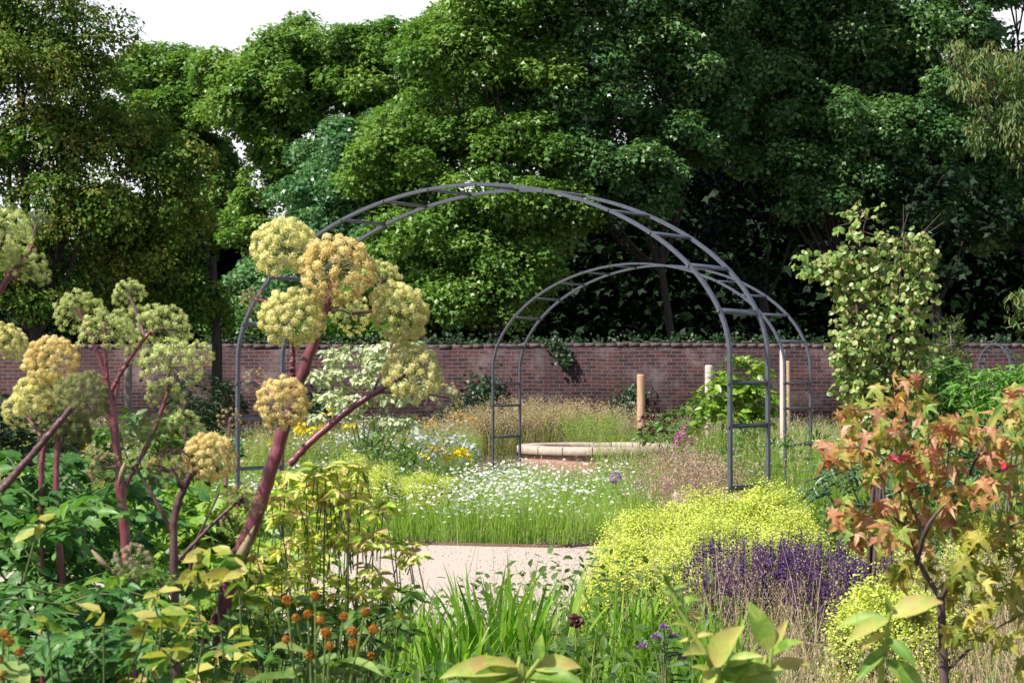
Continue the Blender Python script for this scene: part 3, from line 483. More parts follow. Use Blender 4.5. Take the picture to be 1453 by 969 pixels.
# brownish hornbeams in front of the wall at left
tree('hornbeam_tree', 'tall brownish green tree filling the upper left edge of the garden', (X_at(62, 30), 30),
     [(20, 30, 70, 60), (90, 60, 46, 46), (115, 90, 30, 28), (40, 110, 80, 60), (110, 150, 62, 50), (20, 200, 80, 60), (110, 225, 70, 55), (50, 290, 80, 60), (120, 310, 60, 55), (20, 370, 70, 50), (90, 385, 70, 45), (40, 430, 60, 28),
      (-70, 100, 90, 90), (-80, 260, 90, 90), (0, -60, 80, 60), (-60, 390, 60, 40)], 30, 'horn', .082, per=11, nleaf=130, rc=(.22, .46), tm=SMALL, trunk_r=.16, fork=.28, extra=1, droop=.8, up=.5, flat=.9, group='trees inside the wall')
tree('hornbeam_tree', 'lower brownish tree with reddish leaf tips and a dark trunk before the wall', (X_at(300, 31), 31),
     [(165, 180, 40, 36), (205, 210, 50, 42), (245, 255, 44, 40), (200, 290, 60, 50), (262, 310, 40, 44), (225, 360, 62, 50), (275, 375, 30, 42), (170, 380, 50, 45), (240, 420, 60, 36), (180, 440, 50, 28), (285, 435, 22, 26), (150, 300, 50, 50)],
     31, 'horn', .082, per=11, nleaf=130, rc=(.2, .42), tm=SMALL, trunk_r=.09, lean=0, fork=.62, extra=1, droop=.8, up=.5, flat=.9, group='trees inside the wall')
tree('cherry_tree', 'weeping cherry with pale drooping leaves at the right edge', (X_at(1640, 26), 26),
     [(1395, 105, 46, 26), (1430, 140, 44, 34), (1372, 128, 20, 14), (1415, 185, 34, 34), (1450, 200, 40, 40), (1352, 80, 10, 8), (1480, 120, 60, 50), (1445, 455, 16, 30), (1490, 300, 20, 40)], 26, 'cherry', .11, per=16, nleaf=60, rc=(.12, .28), tm=NARROW, trunk_r=.06, fork=.5, lean=.1, extra=0, droop=1.6, up=.3, flat=1.1, group='trees inside the wall')
# ================================================================ SHRUBS
def shrub(name, label, cat, lobes, Y, mt, size, per=20, nleaf=30, rc=(.1, .2), tm=LEAF, stems=6, stem_r=.012, smat='barkl', depth=1, low=-.7, up=.6, droop=.3, base=None, group=None, flat=.8, tint=(0, 1), fill=.3, spread=.5):
    L = lobes_to_world(lobes, Y, depth); ctr = np.mean([c for c, r in L], axis=0)
    b = np.array([ctr[0] if base is None else X_at(base, Y), Y, 0.]); o = thing(name, label, cat, b, group)
    C, O, rr = crown_pts(L, per, rc[0], rc[1], low)
    g = G(); clumps(g, C, rr, nleaf, tm, size, O, up=up, droop=droop, flat=flat, tint=tint, fill=fill, spread=spread); g.build('leaves', M[mt], o)
    g = G()
    for i in range(stems):
        c, r = L[i % len(L)]; e = c + ball(1)[0]*r*.6; s = b + [U(-.08, .08), U(-.08, .08), -.03]
        tube(g, curve_pts([s, s*.5+e*.5+ball(1)[0]*.06, e], 8), np.linspace(stem_r, stem_r*.4, 8), 6)
    g.build('stems', M[smat], o, True)
    return o
shrub('leafy_shrub', 'bright green glossy shrub behind the right leg of the large arch', 'shrub', [(1050, 540, 30, 26), (1025, 562, 22, 22), (1040, 580, 36, 28), (1076, 568, 18, 26), (1012, 592, 18, 16), (1052, 606, 36, 18)], 27, 'shrub', .13, per=26, nleaf=36, rc=(.16, .3))
shrub('dark_bush', 'dark evergreen bush below the brownish trees before the wall', 'shrub', [(290, 565, 44, 36), (255, 575, 30, 30), (315, 580, 24, 30), (285, 615, 50, 30)], 24, 'dark', .09, per=60, nleaf=40, rc=(.1, .2), tm=NARROW)
shrub('leafy_shrub', 'fresh green shrub behind the purple stems of the left angelica', 'shrub', [(200, 625, 50, 32), (260, 630, 40, 26), (300, 650, 40, 30), (180, 665, 40, 30)], 17, 'mid', .09, per=60, nleaf=30, rc=(.08, .16))
shrub('leafy_shrub', 'deep green shrub low at the left edge behind the angelicas', 'shrub', [(20, 600, 50, 40), (60, 640, 40, 36), (0, 650, 50, 40), (110, 650, 36, 30)], 14, 'ivy', .09, per=60, nleaf=30, rc=(.08, .16))
shrub('variegated_shrub', 'pale variegated tiered shrub in front of the brick wall', 'shrub', [(500, 505, 36, 12), (560, 497, 40, 10), (480, 535, 30, 14), (545, 540, 45, 14), (590, 560, 40, 12), (505, 565, 50, 12), (620, 550, 24, 12), (480, 590, 30, 8), (560, 600, 36, 8), (545, 520, 36, 14)], 22, 'varieg', .09, per=70, nleaf=26, rc=(.08, .15), stems=10, depth=1, droop=.6, base=520, flat=.6, fill=.4)
shrub('small_conifer', 'little pointed golden green conifer near the wall at right', 'conifer', [(1352, 462, 8, 14), (1352, 482, 15, 14), (1352, 500, 22, 16), (1352, 522, 28, 20), (1352, 550, 34, 26)], 25, 'conifer', .07, per=120, nleaf=30, rc=(.06, .12), tm=NARROW, droop=-.5, stems=1, stem_r=.03)
shrub('leafy_shrub', 'green rounded shrub behind the orange maple and right of the young tree', 'shrub', [(1325, 520, 36, 24), (1350, 555, 50, 30), (1310, 580, 40, 40), (1375, 600, 50, 40), (1290, 540, 22, 30), (1330, 640, 60, 40)], 16, 'mid', .085, per=70, nleaf=28, rc=(.08, .15))
shrub('feathery_shrub', 'bright feathery green shrub at the right edge below the distant hoop', 'shrub', [(1400, 550, 40, 26), (1445, 545, 30, 30), (1430, 580, 44, 34), (1385, 590, 30, 30), (1470, 570, 40, 40)], 15, 'fern', .10, per=70, nleaf=30, rc=(.08, .16), tm=NARROW, droop=.5)
shrub('peony_plant', 'bluish green leafy plant between the far grasses and the orange maple', 'plant', [(1200, 672, 36, 26), (1245, 665, 40, 26), (1190, 700, 40, 24), (1260, 700, 44, 26), (1300, 690, 40, 40), (1400, 690, 50, 40), (1345, 700, 40, 40)], 12.5, 'blue', .12, per=60, nleaf=14, rc=(.08, .16), tm=NARROW, smat='stem')
shrub('leafy_shrub', 'weedy green shrub tangled with the purple climber beside the basin', 'shrub', [(935, 615, 20, 16), (965, 600, 22, 16), (985, 590, 18, 18)], 28, 'mid', .10, per=60, nleaf=16, rc=(.08, .16))
shrub('heuchera_plant', 'dark red leaved plant at the wall foot right of the tan post', 'plant', [(925, 604, 18, 10), (950, 600, 14, 10)], 32, 'redl', .10, per=80, nleaf=20, rc=(.08, .14))
for lab, Lb, Yp, mt, sz in (('golden flowered clump behind the leg of the large arch', [(478, 598, 36, 12), (440, 606, 20, 9)], 25, 'yflow', .05), ('orange flowered clump at the foot of the wall behind the variegated shrub', [(598, 604, 16, 8), (655, 598, 12, 6)], 28, 'oflow', .03),
        ('silvery leaved clump left of the far arch', [(590, 640, 30, 16), (615, 632, 26, 14), (650, 640, 20, 12)], 24, 'silver', .06), ('clear yellow flowered clump in front of the silvery one', [(622, 646, 22, 7), (648, 650, 12, 6)], 23, 'yflow', .045), ('cream flowered clump below the variegated shrub', [(535, 612, 34, 10), (500, 622, 22, 10)], 23, 'white', .03)):
    shrub('flowering_clump', lab, 'plant', Lb, Yp, mt, sz, per=26, nleaf=22, rc=(.10, .2), tm=STAR, stems=8, stem_r=.006, smat='stem', spread=.8, group='flowering clumps in the meadow')
shrub('leafy_clump', 'lush green clump below the variegated shrub at the back of the daisies', 'plant', [(555, 640, 40, 26), (520, 650, 26, 22), (590, 660, 26, 18)], 20.5, 'mid', .10, per=50, nleaf=16, rc=(.08, .16), tm=NARROW, smat='stem', droop=-.4)
shrub('leafy_clump', 'bright leafy clump filling the bed right of the far arch right leg', 'plant', [(1060, 640, 30, 26), (1100, 655, 34, 24), (1150, 650, 34, 24)], 18, 'mid', .10, per=40, nleaf=14, rc=(.08, .18), tm=NARROW, smat='stem', droop=-.6)
# young round-leaved tree
o = thing('young_tree', 'slender young tree with pale round leaves and bare twigs at its top', 'tree', (X_at(1245, 8.4), 8.4, 0)); YK = 8.4
tips = [((1238, 640), (1225, 430), (1220, 300)), ((1240, 640), (1200, 430), (1148, 365)), ((1250, 640), (1270, 450), (1285, 330)), ((1255, 640), (1290, 480), (1312, 345)), ((1240, 640), (1210, 400), (1195, 365)), ((1248, 640), (1245, 450), (1250, 340)), ((1245, 640), (1300, 520), (1300, 450)), ((1240, 640), (1210, 520), (1215, 470)), ((1250, 640), (1275, 560), (1280, 500)), ((1243, 640), (1225, 570), (1212, 530))]
gs, gl = G(), G(); b0 = np.array([X_at(1245, YK), YK, 0])
for (a, m, e) in tips:
    dy = U(-.18, .18); pa, pm, pe = at(*a, YK), at(*m, YK+dy*.6), at(*e, YK+dy); Q = curve_pts([b0 + [U(-.12, .12), U(-.1, .1), 0], pa, pm, pe], 28); tube(gs, Q, np.linspace(.012, .003, 28), 6)
    for _ in range(185):
        q = Q[rng.integers(9, 28)]; d = ball(1)[0]*[1, 1, .5]; tw = q + d*U(.02, .13)
        if rng.random() < .35: tube(gs, [q, tw], .0018, 4)
        k = rng.integers(2, 5); dd = nrm(ball(k)*[1, 1, .4] - UP*.9 + d*.4); scatter(gl, ROUND, tw+ball(k)*.015, dd, nrm(ball(k)*.9+np.array([-.4, -.6, .7])), U(.018, .033, k))
for a, e in (((1270, 365), (1290, 300)), ((1285, 350), (1335, 303)), ((1285, 365), (1330, 330)), ((1280, 360), (1282, 290)), ((1300, 345), (1340, 315)), ((1250, 350), (1258, 330)), ((1225, 340), (1232, 305))):
    tube(gs, curve_pts([at(*a, YK), (at(*a, YK)+at(*e, YK))/2+ball(1)[0]*.012, at(*e, YK)], 6), np.linspace(.0035, .0014, 6), 5)
gs.build('stems', M['barkm'], o, True); gl.build('leaves', M['katsura'], o)
# ================================================================ ORANGE MAPLE
YM = 4.2
o = thing('maple_tree', 'young maple with orange and pink tinged leaves at the right', 'tree', (X_at(1345, YM), YM, 0))
gs, gl, gr = G(), G(), G(); b0 = np.array([X_at(1348, YM), YM, 0])
br = [[(1348, 1100), (1340, 960), (1335, 850)], [(1335, 850), (1300, 790), (1285, 740), (1275, 660), (1290, 560)], [(1300, 800), (1320, 740), (1370, 690), (1440, 660), (1500, 640)], [(1335, 850), (1365, 800), (1410, 760), (1460, 735)],
      [(1285, 745), (1240, 720), (1190, 715)], [(1280, 690), (1240, 640), (1185, 635)], [(1278, 670), (1250, 590), (1205, 580)], [(1285, 640), (1330, 600), (1350, 640)], [(1370, 690), (1390, 640), (1420, 600), (1450, 570)], [(1288, 600), (1275, 560), (1262, 545)],
      [(1340, 900), (1380, 850), (1430, 830)], [(1345, 950), (1400, 900), (1453, 870)], [(1310, 760), (1290, 700), (1330, 690)], [(1345, 700), (1365, 730), (1400, 720)]]
tube(gs, curve_pts([b0, at(1343, 1050, YM), at(1335, 850, YM)], 12), np.linspace(.0135, .0095, 12), 8)
for i, q in enumerate(br[1:]):
    off = U(-.10, .10, len(q)); off[0] = 0; tube(gs, curve_pts([at(*p, YM+off[j]) for j, p in enumerate(q)], 14), np.linspace(.0065 if i < 3 else .004, .0014, 14), 6)
mc = [(1205, 585, 22), (1245, 575, 30), (1290, 560, 34), (1262, 610, 36), (1185, 640, 24), (1222, 638, 28), (1310, 615, 34), (1290, 660, 36), (1200, 715, 30), (1240, 725, 34), (1285, 700, 40), (1320, 660, 30), (1340, 640, 30), (1380, 605, 32), (1350, 690, 30), (1405, 640, 32),
      (1440, 590, 30), (1430, 670, 32), (1370, 735, 34), (1420, 740, 30), (1260, 760, 32), (1310, 745, 34), (1455, 630, 30), (1460, 700, 30), (1300, 730, 30), (1250, 660, 30), (1400, 690, 30), (1215, 760, 18), (1440, 560, 20), (1340, 600, 24)]
def maple_leaves(g, mc, n, t, sq=1.0):
    for x, y, r in mc:
        c = at(x, y, YM + U(-.15, .15)); rr = r/ppm(YM)*sq; k = n
        P = c + ball(k)*rr*U(.3, 1, k)[:, None]; h = ball(k); D = nrm(h*[1, .7, .3] - UP*.95); N = nrm(UP*.5 + np.array([-.35, -.6, 0]) + ball(k)*.8)
        scatter(g, MAPLE, P, D, N, U(.030, .053, k), U(t[0], t[1], k))
maple_leaves(gl, mc, 13, (0, 1), 1.05); gl.build('leaves', M['maple'], o)
g = G(); maple_leaves(g, [(1370, 790, 40), (1420, 800, 40), (1390, 850, 40), (1440, 850, 36), (1350, 830, 26), (1320, 800, 30), (1410, 900, 36), (1450, 780, 30), (1300, 860, 16), (1380, 760, 30), (1460, 920, 40), (1280, 810, 18), (1360, 890, 20)], 12, (0, 1)); g.build('lower_leaves', M['mapleg'], o)
for x, y in ((1423, 662), (1272, 648)):
    p = at(x, y, YM-.08); scatter(gr, SMALL, p + ball(4)*.008, ball(4), np.array([0, -1, .3]) + ball(4)*.3, .02); gr.build('winged_seeds', M['mred'], o); gr = G()
gs.build('branches', M['barkm'], o, True)
# ================================================================ ANGELICAS
def umbel_mesh(kind, R_, nr, ru, nf, cap, flo=.0034):
    g = G(); k = np.arange(nr)+.5; ph = np.arccos(1-(1-cos(cap))*k/nr); th = pi*(1+5**.5)*k
    d = np.stack([np.sin(ph)*np.cos(th), np.sin(ph)*np.sin(th), np.cos(ph)], -1); d = nrm(d+rng.normal(size=d.shape)*.07); L = R_*U(.80, 1.04, nr)
    for q in range(nr):
        tube(g, [(0, 0, 0), d[q]*L[q]*.5+[0, 0, -.004], d[q]*L[q]], [.010, .008, .006], 3, 1, .5, False)
    C = d*L[:, None]; idx = np.repeat(np.arange(nr), nf); u = nrm(ball(nr*nf) + d[idx]*.8); P = C[idx] + u*ru*U(.45, 1.2, len(idx))[:, None]
    t = np.clip(rng.random(nr)[idx]*.5 + rng.random(len(idx))*.5, 0, 1)
    scatter(g, TETRA, P, ball(len(idx)), u, flo*U(.7, 1.3, len(idx)), t, 0)
    return g
UM = {}
def umbel(parent, p, d, r, colr, dense=1.0):
    """one flower head as a part: p attach point, d axis, r radius"""
    var = int(rng.integers(0, 3)); key = (colr, var, dense)
    if key not in UM:
        if dense >= 1: gg = umbel_mesh(colr, 1.0, 84, .17, 165, R(126), .034)
        elif dense > .6: gg = umbel_mesh(colr, 1.0, 46, .165, 90, R(112), .034)
        else: gg = umbel_mesh(colr, 1.0, 26, .15, 80, R(125), .038)
        UM[key] = gg.mesh('umbel', [M[colr], M['purpled'] if colr in ('udrk', 'utan') else M['stem']])
    o = bpy.data.objects.new('umbel', UM[key]); COL.objects.link(o); o.parent = parent
    o.location = tuple(np.asarray(p) - np.array(parent.location)); o.scale = (r*.96, r*.96, r*.84)
    q = Vector(tuple(d)).to_track_quat('Z', 'Y'); o.rotation_euler = q.to_euler(); return o
def frond(gs, gl, p, d, L, n=7, size=.07, mat=0, t=(0, 1)):
    """a divided leaf: stalk with paired lobed leaflets"""
    d = nrm(np.asarray(d, float)); e = p + d*L; Q = curve_pts([p, p*.5+e*.5+[0, 0, L*.10], e+[0, 0, -L*.10]], 8); tube(gs, Q, np.linspace(.0026, .0009, 8), 4, 0)
    sd = nrm(np.cross(d, UP)); k = 0; tb = U(t[0], t[1])
    for f in np.linspace(.4, 1, n):
        q = Q[min(7, int(f*7))]
        for s in ((-1, 1) if f < .99 else (0,)):
            dd = nrm(d*(.55 if s else 1) + sd*s*.8 - UP*.4 + ball(1)[0]*.45); scatter(gl, LOBED if rng.random() < .5 else NLEAF, q[None], dd, nrm(UP + ball(1)[0]*.8 + np.array([0, -.3, 0])), size*U(.8, 1.3)*(1.2-.3*f), np.clip(tb*.6+.4*rng.random(1), 0, 1), mat)
def angelica(label, Y, base, stems, heads, leaf_spots, lm='ang', leaf_n=26, lsize=.075, stem_mat='purple', sheaths=()):
    b = np.array([X_at(base, Y), Y, 0]); o = thing('angelica_plant', label, 'plant', b, 'tall angelicas in flower')
    for path, w0, w1 in stems:
        dy = U(-.1, .1); P = [at(p[0], p[1], Y + (p[2] if len(p) > 2 else 0)) for p in path]; s = ppm(Y); g = G()
        Q = curve_pts(P, 44); rad = np.linspace(w0, w1, 44)/s/2; nd = np.zeros(44); nd[rng.integers(6, 40, 3)] = .22; rad = rad*(1+.04*np.sin(np.arange(44)*.9)+nd); Q = Q + rng.normal(size=Q.shape)*rad[:, None]*.07; tube(g, Q, rad, 18, 0, rib=.05); g.build('stem', M[stem_mat], o, True)
    for (x, y, r, c, sx, sy, *ex) in heads:
        dY = ex[0] if ex else U(-.12, .12); dens = ex[1] if len(ex) > 1 else 1.0
        p = at(x, y, Y+dY); s = at(sx, sy, Y); rr = r/ppm(Y+dY); d = nrm(p - s); d = nrm(d + [0, -.12, .5]); hp = p - d*rr*.18
        g = G(); tube(g, curve_pts([s, s*.4+hp*.6+[0, 0, .01]-d*.01, hp], 9), np.linspace(.0048, .0028, 9), 7); g.build('stalk', M['purpled' if c in ('ushade', 'udrk', 'ugrn') else stem_mat], o, True)
        umbel(o, hp, d, rr, c, dens)
    gs, gl = G(), G()
    for (x, y, rx, ry, n) in leaf_spots:
        for _ in range(n):
            p = at(x + U(-rx, rx), y + U(-ry, ry), Y + U(-.45, .45)); a = U(0, 2*pi); frond(gs, gl, p, (cos(a), sin(a)*.8-.2, U(-.15, .35)), U(.16, .30), 7, lsize)
    if leaf_spots:
        for Fa, m, t in gs.Fs: gl.Fs.append((Fa + gl.n, m + 1, t))
        gl.V += gs.V; gl.n += gs.n; gl.build('leaves', [M[lm], M['stalk']], o)
    for (x, y, x2, y2, wd) in sheaths:
        a, e = at(x, y, Y-.06), at(x2, y2, Y-.06); g = G(); tube(g, curve_pts([a, (a+e)/2+[0, -.01, 0], e], 8), np.array([.3, .6, .8, .8, .7, .55, .35, .1])*wd*.62/ppm(Y)/2, 9); g.build('sheath', M['sheath'], o, True)
angelica('tall angelica with a thick leaning purple stem and golden heads before the large arch', 5.0, 285,
    [([(285, 980), (330, 815), (352, 760), (385, 665), (408, 590), (438, 505), (466, 425)], 27, 12), ([(466, 430), (475, 395), (484, 372)], 10, 7), ([(410, 660, .0), (440, 628), (500, 578), (560, 540), (588, 522)], 11, 7), ([(408, 575), (414, 530), (416, 490)], 10, 8),
     ([(450, 475), (462, 420), (470, 385)], 7, 6)],
    [(402, 345, 46, 'uyel', 436, 405, -.1), (480, 378, 50, 'ugold', 478, 410, -.18), (542, 392, 27, 'uyel', 527, 450, .2, .7), (414, 446, 44, 'uyel', 416, 500, -.15), (571, 440, 44, 'uyel', 500, 445, -.1), (497, 442, 30, 'uyel', 468, 440, .15, .7), (401, 568, 37, 'ugold', 402, 600, -.25),
     (355, 422, 17, 'utan', 414, 440, .1, .5), (586, 524, 42, 'uyel', 562, 541, -.1), (638, 562, 22, 'utan', 535, 556, .2, .5), (360, 536, 18, 'utan', 398, 575, .1, .5), (560, 480, 20, 'uyel', 532, 552, .2, .5)],
    [], sheaths=[(330, 815, 362, 745, 30)])
angelica('angelica with many greenish heads on upright purple stems at left', 4.6, 190,
    [([(188, 1000), (180, 800), (172, 700), (160, 590), (150, 535)], 16, 9), ([(152, 540), (138, 500), (112, 440)], 6, 5), ([(152, 540), (148, 490), (148, 455)], 6, 4), ([(155, 560), (180, 515), (213, 470)], 7, 5), ([(166, 620), (158, 600), (172, 520)], 6, 4), ([(178, 690), (215, 620), (238, 555), (240, 520)], 6, 4), ([(100, 1000), (86, 800), (80, 690), (82, 620)], 11, 7), ([(60, 1000), (58, 700), (64, 620)], 9, 7)],
    [(110, 440, 34, 'ugrn', 125, 470, .1, .75), (155, 470, 42, 'ugrn', 148, 500, 0, .75), (182, 415, 24, 'ugrn', 205, 478, .15, .7), (236, 462, 38, 'ugrn', 214, 475, .05, .75), (243, 515, 44, 'ugrn', 238, 555, -.05, .75), (72, 508, 38, 'ugold', 95, 570, -.1), (60, 556, 42, 'uyel', 82, 620, 0), (118, 560, 36, 'ushade', 100, 600, -.35),
     (93, 606, 38, 'ushade', 82, 650, .05), (210, 500, 30, 'ugrn', 200, 540, .1, .7), (195, 455, 28, 'ugrn', 180, 520, .2, .7), (285, 500, 20, 'ugrn', 240, 550, .2, .7), (30, 580, 30, 'uyel', 64, 630, .1, .7), (235, 560, 28, 'ugrn', 220, 610, .1, .7)],
    [(40, 740, 50, 50, 14), (30, 810, 50, 60, 12)], lsize=.06)
angelica('angelica leaning in from the left edge with three pale heads', 4.3, -60,
    [([(-60, 1000), (-50, 700), (-30, 480), (0, 412), (48, 348)], 14, 7), ([(-30, 480), (-10, 500), (5, 480)], 6, 5)],
    [(8, 325, 40, 'ugrn', -10, 400, -.1, .75), (36, 376, 36, 'ugrn', 20, 400, 0, .75), (52, 316, 22, 'ushade', 40, 360, .15, .7), (6, 482, 32, 'uyel', -15, 520, 0), (-10, 352, 36, 'ugrn', -25, 420, -.05)], [])
angelica('low angelica with one black spent head among tan ones at left', 4.3, 250,
    [([(250, 1010), (248, 850), (247, 740), (262, 690), (276, 660)], 13, 8), ([(247, 760), (215, 700), (190, 660)], 6, 4), ([(248, 800), (300, 745), (345, 705)], 6, 4), ([(250, 850), (215, 815), (195, 800)], 5, 4), ([(0, 697, -.2), (50, 640, -.2), (102, 578, -.2)], 11, 8), ([(300, 1000), (285, 900), (270, 800), (310, 700)], 5, 3)],
    [(298, 645, 36, 'ugold', 276, 672, -.1), (245, 664, 33, 'udrk', 255, 690, -.2, .7), (146, 662, 24, 'utan', 190, 665, .1, .7), (188, 797, 28, 'ugry', 215, 815, -.2, .7), (346, 708, 28, 'utan', 335, 720, 0, .7), (215, 614, 32, 'ushade', 195, 660, .2, .7), (262, 602, 26, 'ugrn', 265, 660, .25, .7), (326, 592, 18, 'utan', 320, 690, .2, .5), (330, 745, 20, 'utan', 320, 730, .1, .5)],
    [(220, 860, 60, 30, 5)], 'angl', lsize=.05, stem_mat='purpled', sheaths=[(178, 655, 168, 692, 14), (290, 830, 245, 880, 24), (130, 780, 165, 815, 16)])
# leafy masses at lower left
def leafmass(name, label, Y, base, spots, lm, size=.09, fronds=True, tm=BIG, t=(0, 1), Lr=(.16, .32), kk=(4, 8)):
    b = np.array([X_at(base, Y), Y, 0]); o = thing(name, label, 'plant', b); gs, gl = G(), G()
    for (x, y, rx, ry, n) in spots:
        c0 = at(x, y+ry, Y)
        for _ in range(n):
            p = at(x + U(-rx, rx), y + U(-ry, ry), Y + U(-.3, .3))
            if fronds: a = U(0, 2*pi); frond(gs, gl, p, (cos(a), sin(a)*.8-.2, U(-.2, .3)), U(*Lr), 7, size*.92, 0, t)
            else:
                k = rng.integers(*kk); a = U(0, 2*pi, k); D = np.stack([np.cos(a), np.sin(a)*.8-.2, U(-.9, .35, k)], -1); scatter(gl, tm, np.repeat(p[None], k, 0)+ball(k)*.01, D, UP*.7+np.array([0, -.3, 0])+ball(k)*.85, size*U(.5, 1.25, k), U(t[0], t[1], k))
                
                if rng.random() < .09: tube(gs, curve_pts([b + [U(-.15, .15)+(p[0]-b[0])*.5, U(-.1, .1), 0], (b+p)/2+[(p[0]-b[0])*.3, 0, 0], p], 6), [.005, .004, .0035, .003, .0025, .002], 5)
                else: tube(gs, [p-[U(-.03, .03), 0, U(.05, .15)], p], [.002, .0015], 4)
    gl.build('leaves', M[lm], o); gs.build('stems', M['stalk'], o); return o
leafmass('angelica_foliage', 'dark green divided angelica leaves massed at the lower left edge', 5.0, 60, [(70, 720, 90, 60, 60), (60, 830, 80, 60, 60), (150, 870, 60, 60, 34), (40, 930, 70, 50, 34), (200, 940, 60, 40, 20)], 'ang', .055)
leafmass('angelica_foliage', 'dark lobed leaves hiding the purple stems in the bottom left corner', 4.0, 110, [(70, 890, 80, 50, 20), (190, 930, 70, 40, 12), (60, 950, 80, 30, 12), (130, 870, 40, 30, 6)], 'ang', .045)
leafmass('angelica_foliage', 'light green lobed leaves between the low angelica stems', 6.2, 230, [(220, 760, 80, 60, 50), (320, 760, 60, 40, 36), (260, 850, 90, 60, 56), (130, 760, 60, 60, 34), (360, 850, 50, 60, 30)], 'angl', .065)
leafmass('yellowing_shrub', 'foreground shrub with yellowing oval leaves at lower left', 3.7, 250, [(270, 880, 70, 50, 9), (320, 900, 50, 60, 6), (200, 910, 60, 40, 6), (40, 735, 20, 10, 1), (300, 810, 40, 30, 5), (250, 950, 90, 30, 10), (50, 880, 30, 40, 2)], 'yell', .05, False, LEAF)
leafmass('yellowing_shrub', 'pale yellow green shrub with browned flower clusters beside the path', 5.3, 450, [(430, 694, 56, 26, 34), (490, 686, 42, 26, 28), (450, 740, 60, 46, 28), (500, 740, 30, 36, 15), (405, 810, 46, 40, 16), (470, 840, 66, 44, 24), (578, 782, 26, 16, 8), (536, 730, 12, 30, 7), (400, 885, 60, 40, 14), (350, 790, 24, 30, 6), (530, 840, 36, 36, 9)], 'rhodo', .047, False, NLEAF, kk=(7, 13))
leafmass('green_shrub', 'mid green leafy shrub under the orange flower balls', 5.0, 430, [(440, 890, 80, 50, 40), (370, 900, 60, 50, 34), (520, 910, 50, 50, 30), (560, 870, 30, 40, 12)], 'mid', .045, False, LEAF)
# orange ball buddleias
def buddleia(label, Y, base, balls, leaves):
    b = np.array([X_at(base[0], Y), Y, 0]); o = thing('orange_ball_shrub', label, 'shrub', b, 'orange ball shrubs'); gs, gl = G(), G(); main = at(base[0], base[1], Y)
    Q = curve_pts([b, (b+main)/2+[.02, 0, 0], main], 10); tube(gs, Q, np.linspace(.007, .004, 10), 7)
    g0 = G(); u = ball(170); scatter(g0, TETRA, u*.92, ball(170), u, .26); bmesh_ = g0.mesh('flower_ball', [M['ball']])
    for (x, y) in balls:
        p = at(x, y, Y + U(-.08, .08)); s = Q[rng.integers(5, 10)]; tube(gs, curve_pts([s, s*.5+p*.5+[0, 0, -.02], p], 8), np.linspace(.003, .0018, 8), 5)
        f = bpy.data.objects.new('flower_ball', bmesh_); COL.objects.link(f); f.parent = o; f.location = tuple(p-np.array(o.location)); f.scale = (U(.0075, .0105),)*3; f.rotation_euler = (U(0, 6), U(0, 6), 0)
    for (x, y, x2, y2) in leaves:
        p, e = at(x, y, Y), at(x2, y2, Y - U(.0, .12)); d = e-p; L = np.linalg.norm(d); scatter(gl, BIG if L < .1 else NARROW, p[None], d, np.array([0, -.4, 1.]), L*1.02)
        tube(gs, [Q[6], p], .002, 4)
    gs.build('stems', M['budl'], o, True); gl.build('leaves', M['budl'], o)
buddleia('shrub with small orange ball flowers at the bottom left of centre', 3.4, (437, 915), [(407, 852), (447, 845), (420, 876), (437, 871), (487, 875), (518, 868), (406, 907), (462, 898), (468, 916), (500, 896), (501, 913), (530, 893), (527, 931), (440, 930), (455, 880)],
         [(440, 960, 345, 958), (440, 950, 480, 925), (440, 955, 520, 948), (436, 925, 390, 912), (440, 965, 470, 975), (480, 935, 540, 945), (430, 945, 400, 965), (490, 960, 550, 938), (470, 950, 500, 925), (437, 935, 470, 950)])
buddleia('plant with vivid orange ball flowers in the bottom left corner', 3.2, (2, 935), [(6, 898), (12, 909), (27, 925), (5, 958), (-8, 905), (-5, 935)], [(0, 960, 60, 950), (5, 975, 70, 985), (0, 940, 40, 965)])
# big soft foreground leaves
def milkweed(label, Y, stem, leaves):
    b = np.array([X_at(stem[-1][0], Y), Y, 0]); o = thing('downy_plant', label, 'plant', b, 'downy leaved foreground plants'); g = G()
    P = [b] + [at(x, y, Y) for x, y in stem[::-1]]; tube(g, curve_pts(P, 16), np.linspace(.006, .0035, 16), 8); g.build('stem', M['milk'], o, True); g = G()
    for (x, y, x2, y2, *w) in leaves:
        p, e = at(x, y, Y), at(x2, y2, Y - U(-.03, .06)); d = e-p; L = np.linalg.norm(d)
        tv, fs = BIG; tv = tv*np.array([(w[0] if w else 1)*.72, 1, 1.6]); scatter(g, (tv, fs), p[None], d, nrm(np.array([U(-.4, .4), -.75, .8])), L)
    g.build('leaves', M['milk'], o)
milkweed('downy plant with a pale bud and grey green leaves at bottom centre', 3.0, [(766, 935), (745, 965), (735, 1000)], [(735, 950, 628, 948, .8), (740, 955, 650, 972, .8), (755, 948, 825, 938, 1.1), (750, 960, 830, 962, .8), (766, 940, 766, 900, 1.1), (745, 965, 690, 985), (750, 970, 800, 985), (735, 945, 690, 935, .8)])
milkweed('tall downy plant with a brown tipped spear of young leaves at lower right', 2.9, [(943, 815), (958, 850), (978, 890), (1010, 945), (1020, 1000)], [(945, 830, 941, 804, .9), (952, 838, 972, 828, .8), (953, 845, 938, 836, .8), (960, 860, 988, 846, .8), (962, 866, 944, 858, .8), (972, 882, 1000, 868, .8), (974, 888, 955, 882, .8), (985, 905, 1012, 896, .8), (985, 908, 962, 908, .8), (1000, 925, 975, 922, .9), (1010, 945, 1042, 890, 1.2), (1012, 950, 1000, 975), (1030, 945, 1078, 925, 1), (1030, 955, 1100, 940, 1.1), (1012, 955, 985, 942, .8), (1020, 970, 1110, 962, 1), (1020, 975, 1062, 935, 1.2)])
